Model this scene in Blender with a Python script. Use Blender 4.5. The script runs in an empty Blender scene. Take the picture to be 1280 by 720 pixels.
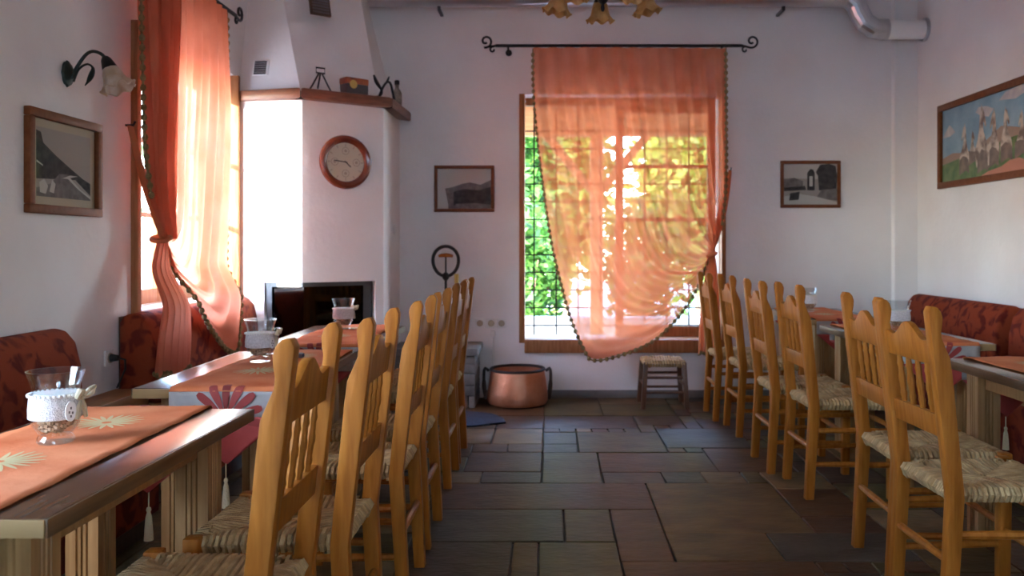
import bpy, bmesh, math, random
from mathutils import Vector, Matrix
R = math.radians
PI = math.pi
random.seed(7)
SC = bpy.context.scene
COL = SC.collection

# ------------------------------------------------------------------ camera
cam_d = bpy.data.cameras.new('camera')
cam = bpy.data.objects.new('camera', cam_d); COL.objects.link(cam)
cam.location = (0, 0, 1.2); cam.rotation_euler = (R(90), 0, 0)
cam_d.sensor_width = 36; cam_d.lens = 1040 / 1280 * 36
cam_d.shift_x = -48 / 1280; cam_d.shift_y = -52 / 1280
cam_d.clip_start = 0.05
cam_d.dof.use_dof = True; cam_d.dof.focus_distance = 2.4; cam_d.dof.aperture_fstop = 4.5
SC.camera = cam

# ------------------------------------------------------------------ sky, sun, exposure
w = bpy.data.worlds.new('sky'); SC.world = w; w.use_nodes = True
nt = w.node_tree; bg = nt.nodes['Background']
sky = nt.nodes.new('ShaderNodeTexSky'); sky.sky_type = 'NISHITA'
sky.sun_disc = False; sky.sun_elevation = R(48); sky.sun_rotation = R(213)
sky.air_density = 1.0; sky.dust_density = .8; sky.ozone_density = 2.8
nt.links.new(sky.outputs[0], bg.inputs[0]); bg.inputs[1].default_value = 1.0
sun_d = bpy.data.lights.new('sun', 'SUN'); sun = bpy.data.objects.new('sun', sun_d); COL.objects.link(sun)
sun_d.energy = 5.5; sun_d.angle = R(0.6); sun_d.color = (1, .96, .90)
sun.rotation_euler = Vector((.52, .85, -.19)).to_track_quat('-Z', 'Y').to_euler()   # low, along the left wall towards the fireplace
def portal(name, loc, rot, sx, sy):
    d = bpy.data.lights.new(name, 'AREA'); d.shape = 'RECTANGLE'; d.size = sx; d.size_y = sy
    d.cycles.is_portal = True
    o = bpy.data.objects.new(name, d); COL.objects.link(o); o.location = loc; o.rotation_euler = rot
portal('portal_back', (.57, 6.93, 1.43), (R(-90), 0, 0), 1.62, 1.95)
portal('portal_left', (-2.46, 4.963, 1.61), (0, R(-90), 0), 1.5, 1.397)
portal('portal_left_near', (-2.46, 1.0, 1.58), (0, R(-90), 0), 1.44, 1.3)
portal('portal_front', (.2, -2.3, 1.5), (R(90), 0, 0), 1.6, 1.5)
vs = SC.view_settings
vs.view_transform = 'Standard'; vs.look = 'None'; vs.gamma = 1.0; vs.use_curve_mapping = False
vs.exposure = 3.1
SC.cycles.use_denoising = True
SC.cycles.max_bounces = 12; SC.cycles.diffuse_bounces = 6; SC.cycles.transparent_max_bounces = 24
SC.cycles.sample_clamp_indirect = 12.0; SC.cycles.caustics_reflective = False; SC.cycles.caustics_refractive = False

# ------------------------------------------------------------------ materials
MATS = {}
def mat(name, col=(.8, .8, .8), rough=.5, metal=0, col2=None, tex=None, scale=10, bump=0, bscale=None, spec=None,
        trans=0, stretch=(1, 1, 1), lo=.35, hi=.65, detail=4, island=0, objrand=None, alpha_t=0, coord='Object', coat=0, distort=0):
    m = bpy.data.materials.new(name); MATS[name] = m; m.use_nodes = True
    t = m.node_tree; N = t.nodes; L = t.links
    b = N['Principled BSDF']; out = N['Material Output']
    b.inputs['Base Color'].default_value = (*col, 1); b.inputs['Roughness'].default_value = rough
    b.inputs['Metallic'].default_value = metal
    if spec is not None: b.inputs['Specular IOR Level'].default_value = spec
    if coat: b.inputs['Coat Weight'].default_value = coat; b.inputs['Coat Roughness'].default_value = .15
    tc = N.new('ShaderNodeTexCoord'); mp = N.new('ShaderNodeMapping'); mp.inputs['Scale'].default_value = stretch
    src = tc.outputs[coord]
    if objrand is not None or island:
        pass
    L.new(src, mp.inputs['Vector'])
    colsock = None; texsock = None
    if tex:
        if tex == 'noise':
            n = N.new('ShaderNodeTexNoise'); n.inputs['Scale'].default_value = scale; n.inputs['Detail'].default_value = detail
            n.inputs['Distortion'].default_value = distort
            texsock = n.outputs['Fac']
        elif tex == 'wave':
            n = N.new('ShaderNodeTexWave'); n.inputs['Scale'].default_value = scale; n.inputs['Distortion'].default_value = distort or 6
            n.inputs['Detail'].default_value = detail; n.inputs['Detail Scale'].default_value = 1.2
            texsock = n.outputs['Fac']
        elif tex == 'voronoi':
            n = N.new('ShaderNodeTexVoronoi'); n.inputs['Scale'].default_value = scale
            texsock = n.outputs['Distance']
        if objrand is not None:   # shift the grain on each piece
            oi = N.new('ShaderNodeObjectInfo'); mul = N.new('ShaderNodeMath'); mul.operation = 'MULTIPLY'; mul.inputs[1].default_value = 37
            L.new(oi.outputs['Random'], mul.inputs[0]); L.new(mul.outputs[0], mp.inputs['Location'])
        L.new(mp.outputs[0], n.inputs['Vector'])
        r = N.new('ShaderNodeValToRGB'); r.color_ramp.elements[0].position = lo; r.color_ramp.elements[1].position = hi
        r.color_ramp.elements[0].color = (*col, 1); r.color_ramp.elements[1].color = (*(col2 or col), 1)
        L.new(texsock, r.inputs[0]); colsock = r.outputs[0]
    if objrand:   # list of colours, one picked for each object
        oi = N.new('ShaderNodeObjectInfo'); rr = N.new('ShaderNodeValToRGB'); rr.color_ramp.interpolation = 'CONSTANT'
        e = rr.color_ramp.elements
        while len(e) < len(objrand): e.new(.5)
        for k, c in enumerate(objrand): e[k].position = k / len(objrand); e[k].color = (*c, 1)
        L.new(oi.outputs['Random'], rr.inputs[0])
        if colsock:
            mx = N.new('ShaderNodeMix'); mx.data_type = 'RGBA'; mx.blend_type = 'MULTIPLY'; mx.inputs[0].default_value = 1
            L.new(rr.outputs[0], mx.inputs[6]); L.new(colsock, mx.inputs[7]); colsock = mx.outputs[2]
        else: colsock = rr.outputs[0]
    if island:
        g = N.new('ShaderNodeNewGeometry'); hs = N.new('ShaderNodeHueSaturation')
        mr = N.new('ShaderNodeMapRange'); mr.inputs[3].default_value = 1 - island; mr.inputs[4].default_value = 1 + island
        L.new(g.outputs['Random Per Island'], mr.inputs[0]); L.new(mr.outputs[0], hs.inputs['Value'])
        if colsock: L.new(colsock, hs.inputs['Color'])
        else: hs.inputs['Color'].default_value = (*col, 1)
        colsock = hs.outputs[0]
    if colsock: L.new(colsock, b.inputs['Base Color'])
    if bump:
        bn = N.new('ShaderNodeTexNoise'); bn.inputs['Scale'].default_value = bscale or scale * 3; bn.inputs['Detail'].default_value = 6
        L.new(mp.outputs[0], bn.inputs['Vector'])
        bp = N.new('ShaderNodeBump'); bp.inputs['Strength'].default_value = bump; bp.inputs['Distance'].default_value = .01
        L.new(bn.outputs['Fac'], bp.inputs['Height']); L.new(bp.outputs[0], b.inputs['Normal'])
    last = b.outputs[0]
    if trans:
        tr = N.new('ShaderNodeBsdfTranslucent'); mx = N.new('ShaderNodeMixShader'); mx.inputs[0].default_value = trans
        if colsock: L.new(colsock, tr.inputs[0])
        else: tr.inputs[0].default_value = (*col, 1)
        L.new(last, mx.inputs[1]); L.new(tr.outputs[0], mx.inputs[2]); last = mx.outputs[0]
    if alpha_t:
        tp = N.new('ShaderNodeBsdfTransparent'); mx = N.new('ShaderNodeMixShader'); mx.inputs[0].default_value = alpha_t
        L.new(last, mx.inputs[1]); L.new(tp.outputs[0], mx.inputs[2]); last = mx.outputs[0]
    L.new(last, out.inputs[0])
    return m
def glass_mat(name, tint=(1, 1, 1), gl=1.0, blend=.12, rough=.02):
    m = bpy.data.materials.new(name); MATS[name] = m; m.use_nodes = True
    t = m.node_tree; N = t.nodes; L = t.links; N.remove(N['Principled BSDF'])
    tp = N.new('ShaderNodeBsdfTransparent'); tp.inputs[0].default_value = (*tint, 1)
    g = N.new('ShaderNodeBsdfGlossy'); g.inputs['Roughness'].default_value = rough; g.inputs[0].default_value = (gl, gl, gl, 1)
    f0 = ((blend - 1) / (blend + 1)) ** 2      # Schlick reflectance, the same from both sides
    fa_ = N.new('ShaderNodeLayerWeight'); fa_.inputs[0].default_value = .5
    pw = N.new('ShaderNodeMath'); pw.operation = 'POWER'; pw.inputs[1].default_value = 5; L.new(fa_.outputs['Facing'], pw.inputs[0])
    lw = N.new('ShaderNodeMath'); lw.operation = 'MULTIPLY_ADD'; lw.inputs[1].default_value = 1 - f0; lw.inputs[2].default_value = f0; L.new(pw.outputs[0], lw.inputs[0])
    mx = N.new('ShaderNodeMixShader'); L.new(lw.outputs[0], mx.inputs[0]); L.new(tp.outputs[0], mx.inputs[1]); L.new(g.outputs[0], mx.inputs[2])
    L.new(mx.outputs[0], N['Material Output'].inputs[0]); return m

mat('plaster', (.74, .695, .67), .9, col2=(.81, .775, .755), tex='noise', scale=1.6, bump=.25, bscale=26, spec=.15)
mat('ceiling_paint', (.74, .71, .69), .9, bump=.1, bscale=20, spec=.1)
mat('reveal_white', (.84, .83, .81), .7, bump=.1, bscale=30)
mat('grout', (.09, .08, .072), .9, bump=.4, bscale=80)
mat('slab', (.62, .62, .64), .5, spec=.2, col2=(1.3, 1.26, 1.2), tex='noise', scale=5, bump=.35, bscale=22, stretch=(1, 2.0, 1), lo=.3, hi=.72, distort=.4, objrand=[
    (.094, .046, .020), (.074, .058, .040), (.126, .076, .030), (.066, .045, .030), (.102, .048, .022), (.088, .069, .026), (.070, .058, .043), (.086, .042, .022), (.104, .077, .030), (.165, .108, .050)])
mat('skirting_stone', (.14, .125, .115), .55, col2=(.2, .18, .16), tex='noise', scale=6, bump=.3)
mat('chair_wood', (.285, .085, .008), .5, col2=(.40, .134, .017), tex='noise', scale=9, stretch=(6, 6, .6), objrand=[], bump=.06, bscale=14, detail=6, spec=.18)
mat('stool_wood', (.09, .04, .02), .45, col2=(.14, .065, .03), tex='noise', scale=9, stretch=(5, 5, .7))
mat('rush', (.38, .225, .085), .8, col2=(.54, .36, .165), tex='noise', scale=26, island=.22, bump=.5, bscale=160, stretch=(1, 1, 1))
mat('table_top', (.072, .030, .014), .24, col2=(.115, .05, .022), tex='noise', scale=12, stretch=(5, .5, 5), detail=6, coat=.3)
mat('table_edge', (.085, .042, .018), .35, col2=(.125, .062, .026), tex='noise', scale=12, stretch=(4, .6, 9))
mat('ply_edge', (.22, .12, .045), .5, spec=.25, col2=(.34, .21, .09), tex='wave', scale=26, stretch=(.02, .02, 1), distort=.6)
mat('table_leg', (.27, .135, .045), .45, col2=(.37, .20, .075), tex='noise', scale=9, stretch=(6, 6, .5), objrand=[])
mat('dark_wood', (.045, .022, .012), .45, col2=(.08, .038, .018), tex='noise', scale=9, stretch=(6, 6, .6))
mat('runner_cloth', (.54, .12, .036), .9, col2=(.72, .28, .13), tex='noise', scale=4, bump=.2, bscale=30, lo=.3, hi=.7, spec=.15)
mat('band_cloth', (.30, .275, .26), .85, spec=.2, col2=(.38, .35, .33), tex='noise', scale=14, bump=.1)
mat('red_cloth', (.34, .035, .03), .6, col2=(.45, .06, .05), tex='noise', scale=9, trans=.1)
mat('petal_red', (.27, .028, .022), .7)
mat('petal_pale', (.52, .41, .20), .7)
mat('tassel', (.68, .60, .36), .8, bump=.5, bscale=120)
mat('upholstery', (.25, .040, .013), .9, col2=(.12, .012, .007), tex='noise', scale=12, lo=.50, hi=.60, spec=.2, detail=1.5, bump=.2, bscale=150, distort=.7)
mat('bench_wood', (.30, .14, .04), .4, col2=(.40, .2, .07), tex='noise', scale=9, stretch=(5, .6, 5))
mat('iron', (.018, .018, .02), .5, metal=.6)
mat('iron_green', (.02, .035, .035), .5, metal=.5)
mat('frame_wood', (.14, .040, .012), .5, spec=.2, col2=(.18, .058, .02), tex='noise', scale=14, stretch=(3, 3, 3))
mat('window_wood', (.24, .085, .026), .5, spec=.25, col2=(.33, .14, .055), tex='noise', scale=10, stretch=(6, 6, .6))
mat('mantel_wood', (.15, .05, .025), .4, col2=(.24, .09, .045), tex='noise', scale=10, stretch=(1, 1, 5))
mat('clock_wood', (.13, .026, .012), .25, col2=(.19, .042, .018), tex='noise', scale=10, coat=.4)
mat('clock_face', (.60, .57, .43), .6, spec=.2); mat('black', (.02, .02, .02), .5); mat('dial_grey', (.40, .35, .26), .6)
mat('mount', (.44, .37, .27), .8, spec=.1)
mat('photo_sky', (.34, .30, .26), .7, spec=.1); mat('photo_mid', (.13, .115, .11), .7, spec=.1, col2=(.2, .18, .17), tex='noise', scale=30); mat('photo_dark', (.03, .027, .03), .7, spec=.1, col2=(.07, .062, .06), tex='noise', scale=40); mat('photo_light', (.50, .47, .42), .7, spec=.1)
mat('paint_sky', (.16, .30, .42), .45, col2=(.28, .42, .52), tex='noise', scale=6, bump=.3, bscale=60)
mat('paint_grass', (.07, .15, .05), .5, col2=(.16, .22, .08), tex='noise', scale=14, bump=.3, bscale=60)
mat('paint_cloud', (.62, .55, .50), .5, col2=(.45, .40, .42), tex='noise', scale=12)
mat('paint_horse', (.58, .47, .38), .5, col2=(.16, .10, .08), tex='noise', scale=13, bump=.3, lo=.42, hi=.62)
mat('paint_hoof', (.13, .09, .08), .5, col2=(.24, .17, .13), tex='noise', scale=16); mat('paint_flower', (.50, .20, .13), .5); mat('paint_hill', (.34, .22, .16), .5)
mat('steel', (.50, .50, .52), .28, metal=1, col2=(.6, .6, .62), tex='noise', scale=5)
mat('white_plastic', (.72, .70, .66), .45); mat('grey_vent', (.11, .10, .10), .6)
mat('copper', (.62, .23, .11), .48, metal=.8, col2=(.74, .34, .20), tex='noise', scale=7, bump=.5, bscale=24)
mat('copper_dark', (.05, .035, .03), .6, metal=.4)
mat('rug', (.018, .026, .055), .95, col2=(.035, .045, .08), tex='noise', scale=40, bump=.5, bscale=120)
mat('hearth_stone', (.12, .105, .095), .75, col2=(.21, .19, .175), tex='noise', scale=8, bump=.4)
mat('fire_metal', (.10, .10, .105), .4, metal=.6)
mat('wax', (.85, .82, .78), .6); mat('gravel', (.48, .32, .20), .8, island=.5)
mat('lace', (.80, .76, .74), .85, col2=(.62, .58, .57), tex='noise', scale=120, bump=.8, bscale=260); mat('bow', (.62, .55, .38), .5, trans=.3)
mat('pearl', (.82, .79, .74), .25)
mat('amber_glass', (.55, .30, .09), .3, col2=(.70, .47, .20), tex='noise', scale=20, trans=.55)
mat('frost_glass', (.60, .45, .30), .3, col2=(.74, .66, .58), tex='noise', scale=18, trans=.5)
mat('tin_red', (.42, .10, .03), .4, col2=(.16, .05, .03), tex='noise', scale=16, lo=.4, hi=.6); mat('tin_dark', (.07, .06, .065), .4); mat('tin_gold', (.6, .40, .1), .4)
mat('bottle_cer', (.35, .30, .24), .4, col2=(.12, .09, .07), tex='noise', scale=22)
mat('leaf', (.065, .17, .022), .5, trans=.45, island=.55); mat('leaf_yellow', (.24, .31, .05), .5, trans=.45, island=.4)
mat('bark', (.16, .10, .06), .9, bump=.8, bscale=20)
mat('ground', (.30, .30, .28), .95, col2=(.40, .39, .37), tex='noise', scale=3, bump=.4)
mat('porch_wood', (.42, .19, .075), .6, col2=(.52, .26, .11), tex='noise', scale=6, stretch=(.6, 6, 6))
mat('white_wall', (.80, .79, .76), .85); mat('garden_stone', (.30, .27, .24), .9, col2=(.42, .39, .35), tex='noise', scale=4, bump=.4)
mat('fringe', (.17, .105, .035), .85, col2=(.27, .18, .065), tex='noise', scale=60)
mat('curtain_sheer', (.70, .20, .09), .8, col2=(.76, .25, .13), tex='noise', scale=5, trans=.42, alpha_t=.19, spec=.1)
mat('curtain_left', (.68, .195, .10), .8, col2=(.75, .25, .14), tex='noise', scale=5, trans=.58, alpha_t=.04, spec=.1)
mat('curtain_tail', (.66, .22, .10), .8, trans=.4, spec=.1)
glass_mat('pane_glass', (.97, .98, .97), 1, 1.45); glass_mat('jar_glass', (.93, .95, .95), 1, 1.65, .01)
glass_mat('picture_glass', (1, 1, 1), .45, 1.3, .05); glass_mat('fire_glass', (.02, .02, .025), .9, 1.5, .03)

# ------------------------------------------------------------------ mesh helpers
class MB:
    def __init__(s): s.v = []; s.f = []
    def add(s, vs, fs):
        o = len(s.v); s.v += [tuple(v) for v in vs]; s.f += [tuple(i + o for i in f) for f in fs]; return s
    def box(s, x0, x1, y0, y1, z0, z1):
        return s.add([(x0, y0, z0), (x1, y0, z0), (x1, y1, z0), (x0, y1, z0), (x0, y0, z1), (x1, y0, z1), (x1, y1, z1), (x0, y1, z1)],
                     [(0, 3, 2, 1), (4, 5, 6, 7), (0, 1, 5, 4), (1, 2, 6, 5), (2, 3, 7, 6), (3, 0, 4, 7)])
    def prism(s, poly, a, b, axis='z'):
        n = len(poly)
        def p(q, h): return {'z': (q[0], q[1], h), 'y': (q[0], h, q[1]), 'x': (h, q[0], q[1])}[axis]
        return s.add([p(q, a) for q in poly] + [p(q, b) for q in poly],
                     [tuple(range(n - 1, -1, -1)), tuple(range(n, 2 * n))] + [(i, (i + 1) % n, n + (i + 1) % n, n + i) for i in range(n)])
    def loft(s, lo, hi):
        n = len(lo)
        return s.add(list(lo) + list(hi), [tuple(range(n - 1, -1, -1)), tuple(range(n, 2 * n))] + [(i, (i + 1) % n, n + (i + 1) % n, n + i) for i in range(n)])
    def tube(s, pts, r, seg=8, cap=True, closed=False):
        pts = [Vector(p) for p in pts]; n = len(pts)
        rs = r if isinstance(r, (list, tuple)) else [r] * n
        o = len(s.v); up = None
        for i, p in enumerate(pts):
            if closed: d = pts[(i + 1) % n] - pts[i - 1]
            else: d = pts[min(i + 1, n - 1)] - pts[max(i - 1, 0)]
            d.normalize()
            if up is None:
                up = Vector((0, 0, 1)) if abs(d.z) < .9 else Vector((1, 0, 0))
            a = up - d * up.dot(d)
            if a.length < 1e-4: a = Vector((1, 0, 0)) - d * d.x
            a.normalize(); b = d.cross(a); up = a
            for k in range(seg):
                t = 2 * PI * k / seg; s.v.append(tuple(p + (a * math.cos(t) + b * math.sin(t)) * rs[i]))
        m = n if closed else n - 1
        for i in range(m):
            for k in range(seg):
                A = o + i * seg; B = o + ((i + 1) % n) * seg
                s.f.append((A + k, A + (k + 1) % seg, B + (k + 1) % seg, B + k))
        if cap and not closed:
            s.f.append(tuple(o + k for k in range(seg - 1, -1, -1))); s.f.append(tuple(o + (n - 1) * seg + k for k in range(seg)))
        return s
    def lathe(s, prof, seg=20, c=(0, 0, 0), wob=None):
        o = len(s.v); n = len(prof)
        for i, (r, z) in enumerate(prof):
            for k in range(seg):
                t = 2 * PI * k / seg; q = wob(i, t) if wob else 1
                s.v.append((c[0] + r * q * math.cos(t), c[1] + r * q * math.sin(t), c[2] + z))
        for i in range(n - 1):
            for k in range(seg):
                s.f.append((o + i * seg + k, o + i * seg + (k + 1) % seg, o + (i + 1) * seg + (k + 1) % seg, o + (i + 1) * seg + k))
        return s
    def disc(s, c, r, seg=20, axis='z'):
        pts = []
        for k in range(seg):
            t = 2 * PI * k / seg; a, b = r * math.cos(t), r * math.sin(t)
            pts.append({'z': (c[0] + a, c[1] + b, c[2]), 'y': (c[0] + a, c[1], c[2] + b), 'x': (c[0], c[1] + a, c[2] + b)}[axis])
        return s.add(pts, [tuple(range(seg))])
    def ball(s, c, r, seg=6, rings=4, sq=1):
        prof = [(max(r * math.sin(PI * i / rings), 1e-5), -r * sq * math.cos(PI * i / rings)) for i in range(rings + 1)]
        return s.lathe(prof, seg, c)
    def grid(s, pts, nu, nv):
        o = len(s.v); s.v += [tuple(p) for p in pts]
        for i in range(nu - 1):
            for j in range(nv - 1):
                s.f.append((o + i * nv + j, o + (i + 1) * nv + j, o + (i + 1) * nv + j + 1, o + i * nv + j + 1))
        return s
    def xf(s, M, start=0):
        for i in range(start, len(s.v)): s.v[i] = tuple(M @ Vector(s.v[i]))
        return s
    def mesh(s, name, m, bevel=0, bseg=2, smooth=40, angle=30):
        me = bpy.data.meshes.new(name); me.from_pydata(s.v, [], s.f); me.validate()
        bm = bmesh.new(); bm.from_mesh(me)
        bmesh.ops.recalc_face_normals(bm, faces=bm.faces)
        if bevel:
            ed = [e for e in bm.edges if len(e.link_faces) == 2 and e.calc_face_angle(0) > R(angle)]
            bmesh.ops.bevel(bm, geom=ed, offset=bevel, segments=bseg, affect='EDGES', profile=.5, clamp_overlap=True)
        bm.to_mesh(me); bm.free()
        me.shade_smooth()
        me.set_sharp_from_angle(angle=R(smooth))
        me.materials.append(MATS[m] if isinstance(m, str) else m)
        return me
    def build(s, name, m, parent=None, bevel=0, label=None, **k):
        o = bpy.data.objects.new(name, s.mesh(name, m, bevel, **k)); COL.objects.link(o)
        if parent: o.parent = parent
        if label: o['label'] = label
        return o
def tag(o, label, cat=None, group=None, kind=None):
    if label: o['label'] = label
    if cat: o['category'] = cat
    if group: o['group'] = group
    if kind: o['kind'] = kind
    return o
def thing(name, label, cat, loc=(0, 0, 0), rz=0, group=None):
    o = bpy.data.objects.new(name, None); COL.objects.link(o); o.empty_display_size = .1
    o.location = loc; o.rotation_euler = (0, 0, rz)
    return tag(o, label, cat, group)
def copy_tree(o, parent=None):
    c = o.copy(); COL.objects.link(c); c.parent = parent
    for ch in list(o.children): copy_tree(ch, c)
    return c
def spiral(c, r0, r1, a0, turns, n=22, plane='xz', sgn=1):
    out = []
    for i in range(n + 1):
        t = i / n; r = r0 + (r1 - r0) * t; a = a0 + sgn * 2 * PI * turns * t
        u, v = r * math.cos(a), r * math.sin(a)
        out.append({'xz': (c[0] + u, c[1], c[2] + v), 'yz': (c[0], c[1] + u, c[2] + v), 'xy': (c[0] + u, c[1] + v, c[2])}[plane])
    return out
def catmull(pts, n):
    P = [Vector(p) for p in pts]; P = [P[0] * 2 - P[1]] + P + [P[-1] * 2 - P[-2]]
    dense = []
    for i in range(1, len(P) - 2):
        for k in range(20):
            t = k / 20; a, b, c, d = P[i - 1], P[i], P[i + 1], P[i + 2]
            dense.append(.5 * (2 * b + (c - a) * t + (2 * a - 5 * b + 4 * c - d) * t * t + (3 * b - a - 3 * c + d) * t ** 3))
    dense.append(P[-2])
    L = [0]
    for i in range(1, len(dense)): L.append(L[-1] + (dense[i] - dense[i - 1]).length)
    out = []; j = 0
    for i in range(n):
        d = L[-1] * i / (n - 1)
        while j < len(L) - 2 and L[j + 1] < d: j += 1
        q = (d - L[j]) / max(L[j + 1] - L[j], 1e-9); out.append(dense[j].lerp(dense[j + 1], min(q, 1)))
    return out

# ------------------------------------------------------------------ the room
XL, XR, YB, YF, ZC = -2.145, 2.90, 6.60, -2.0, 3.45
TH = .34
def struct(o): o['kind'] = 'structure'; return o
def wall(name, axis, a, b, lo, hi, z1, openings):
    """a wall between coordinates a..b across its thickness, lo..hi along it, with rectangular openings (l0, l1, z0, z1)"""
    m = MB()
    def bx(l0, l1, z0, z1_):
        if l1 - l0 < 1e-4 or z1_ - z0 < 1e-4: return
        if axis == 'y': m.box(a, b, l0, l1, z0, z1_)
        else: m.box(l0, l1, a, b, z0, z1_)
    cur = lo
    for (l0, l1, z0, z1_) in sorted(openings):
        bx(cur, l0, 0, z1); bx(l0, l1, 0, z0); bx(l0, l1, z1_, z1); cur = l1
    bx(cur, hi, 0, z1)
    return struct(m.build(name, 'plaster'))
WB = (-.235, 1.375, .457, 2.405)       # back window: x0, x1, z0, z1
WL = (4.265, 5.662, .86, 2.36)          # left window: y0, y1, z0, z1
WN = (.35, 1.65, .86, 2.30)            # unseen nearer left window, added to bring in daylight
WF = (-.6, 1.0, .75, 2.25)             # unseen window added behind the camera as daylight fill
wall('wall_back', 'x', YB, YB + TH, XL - TH, XR + TH, ZC, [WB])
wall('wall_left', 'y', XL - TH, XL, YF, YB, ZC, [WL, WN])
wall('wall_right', 'y', XR, XR + TH, YF, YB, ZC, [])
wall('wall_front', 'x', YF - TH, YF, XL - TH, XR + TH, ZC, [WF])
struct(MB().box(XL - TH, XR + TH, YF - TH, YB + TH, ZC, ZC + .15).build('ceiling', 'ceiling_paint'))
# boxed-in corner strip where back and right walls meet
struct(MB().prism([(2.70, YB + .01), (2.72, YB - .03), (XR + .01, YB - .03), (XR + .01, YB + .01)], 0, ZC).build('trim_1', 'plaster'))

# floor: irregular stone slabs on grout
floor = struct(MB().box(XL - TH, XR + TH, YF - TH, YB + TH, -.12, -.012).build('floor', 'grout'))
G = .105
def gi(v, o): return round((v - o) / G)
X0, Y0 = XL, 1.28
NX, NY = int((XR - XL) / G) + 1, int((YB - Y0) / G) + 1
occ = [[None] * NY for _ in range(NX)]
slabs = []
def put(i0, i1, j0, j1):
    i0, j0, i1, j1 = max(i0, 0), max(j0, 0), min(i1, NX), min(j1, NY)
    if i1 <= i0 or j1 <= j0: return
    if any(occ[i][j] is not None for i in range(i0, i1) for j in range(j0, j1)): return
    for i in range(i0, i1):
        for j in range(j0, j1): occ[i][j] = len(slabs)
    slabs.append((i0, i1, j0, j1))
for (a, b, c, d) in [(-.02, .22, 4.20, 4.82), (.22, .62, 4.20, 4.41), (.22, .85, 4.41, 4.82), (-.55, .475, 3.80, 4.20), (-.62, .11, 3.385, 3.80), (.11, .30, 3.385, 3.80),
                     (.30, .50, 3.13, 3.80), (.50, 1.12, 3.53, 4.20), (.50, .86, 3.13, 3.53), (-.20, -.02, 2.85, 3.385), (-.02, .32, 2.85, 3.385), (.32, 1.0, 2.75, 3.13),
                     (-.45, -.02, 4.4, 4.82), (-.32, -.02, 5.05, 5.5), (-.75, -.32, 5.05, 5.5), (-.02, .18, 5.05, 5.4), (.18, .68, 4.82, 5.40), (.68, 1.25, 5.0, 5.45),
                     (-.02, .55, 5.5, 5.85), (.55, .95, 5.62, 5.95), (.86, 1.35, 4.41, 5.0), (1.0, 1.4, 5.45, 5.8), (-.62, -.20, 2.85, 3.385), (.86, 1.4, 3.13, 3.53)]:
    put(gi(a, X0), gi(b, X0), gi(c, Y0), gi(d, Y0))
rs = random.Random(21)
SZ = [(4, 3), (3, 3), (5, 4), (3, 5), (4, 6), (6, 4), (5, 3), (3, 2), (4, 4), (6, 5), (2, 4), (7, 4), (4, 2)]
for j in range(NY):
    for i in range(NX):
        if occ[i][j] is not None: continue
        a, b = rs.choice(SZ)
        while True:
            ok = i + a <= NX and j + b <= NY and all(occ[p][q] is None for p in range(i, i + a) for q in range(j, j + b))
            if ok: break
            if a >= b and a > 1: a -= 1
            elif b > 1: b -= 1
            else: break
        put(i, i + a, j, j + b)
for (i0, i1, j0, j1) in slabs:
    g = .0035
    x0, x1 = X0 + i0 * G + g, min(X0 + i1 * G, XR) - g; y0, y1 = Y0 + j0 * G + g, min(Y0 + j1 * G, YB) - g
    if x1 - x0 < .03 or y1 - y0 < .03: continue
    hx, hy = (x1 - x0) / 2, (y1 - y0) / 2; h = rs.uniform(-.0015, .0015)
    jx = [rs.uniform(-.004, .004) for _ in range(8)]
    lo = [(-hx, -hy, -.02), (hx, -hy, -.02), (hx, hy, -.02), (-hx, hy, -.02)]
    m = MB().loft([(p[0], p[1], p[2]) for p in lo], [(-hx + jx[0], -hy + jx[1], h), (hx + jx[2], -hy + jx[3], h), (hx + jx[4], hy + jx[5], h), (-hx + jx[6], hy + jx[7], h)])
    o = m.build('stone_slab', 'slab', floor, bevel=.003, bseg=1); o.location = ((x0 + x1) / 2, (y0 + y1) / 2, 0)
m = MB()                                # floor behind the camera, out of view
for a in range(9):
    for b in range(6):
        x0 = XL + a * .56; y0 = YF + b * .545; m.box(x0 + .006, min(x0 + .554, XR), y0 + .006, y0 + .539, -.02, 0)
tag(m.build('slab_field', 'slab', floor), None, kind='stuff')
# stone skirting
struct(MB().box(-.53, XR, YB - .018, YB, 0, .062).build('baseboard_back', 'skirting_stone', bevel=.003))
struct(MB().box(XR - .018, XR, YF, YB - .02, 0, .062).build('baseboard_right', 'skirting_stone', bevel=.003))
struct(MB().box(XL, XL + .018, YF, 5.6, 0, .062).build('baseboard_left', 'skirting_stone', bevel=.003))

# ------------------------------------------------------------------ windows
def casement(par, x0, x1, z0, z1, y, rows, cols, P, th=.045, sw=.065):
    """closed wooden sash in the plane y; P maps (along, across, z)"""
    def bx(name, a, b, c, d, y0=y, y1=None, m='window_wood', bev=.004):
        y1 = y + th if y1 is None else y1
        mb = MB().box(a, b, y0, y1, c, d)
        mb.v = [P(*v) for v in mb.v]; return mb.build(name, m, par, bevel=bev)
    bx('stile', x0, x0 + sw, z0, z1); bx('stile', x1 - sw, x1, z0, z1)
    bx('rail', x0 + sw, x1 - sw, z0, z0 + sw + .02); bx('rail', x0 + sw, x1 - sw, z1 - sw, z1)
    gx0, gx1, gz0, gz1 = x0 + sw, x1 - sw, z0 + sw + .02, z1 - sw
    for r in range(1, rows):
        z = gz0 + (gz1 - gz0) * r / rows; bx('muntin', gx0, gx1, z - .014, z + .014, y + .008, y + th - .008)
    for c in range(1, cols):
        x = gx0 + (gx1 - gx0) * c / cols; bx('muntin', x - .012, x + .012, gz0, gz1, y + .01, y + th - .01)
    for r in range(rows):
        for c in range(cols):
            a = gx0 + (gx1 - gx0) * c / cols; b = gx0 + (gx1 - gx0) * (c + 1) / cols
            cc = gz0 + (gz1 - gz0) * r / rows; d = gz0 + (gz1 - gz0) * (r + 1) / rows
            bx('pane', a, b, cc, d, y + .02, y + .024, 'pane_glass', 0)
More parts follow.
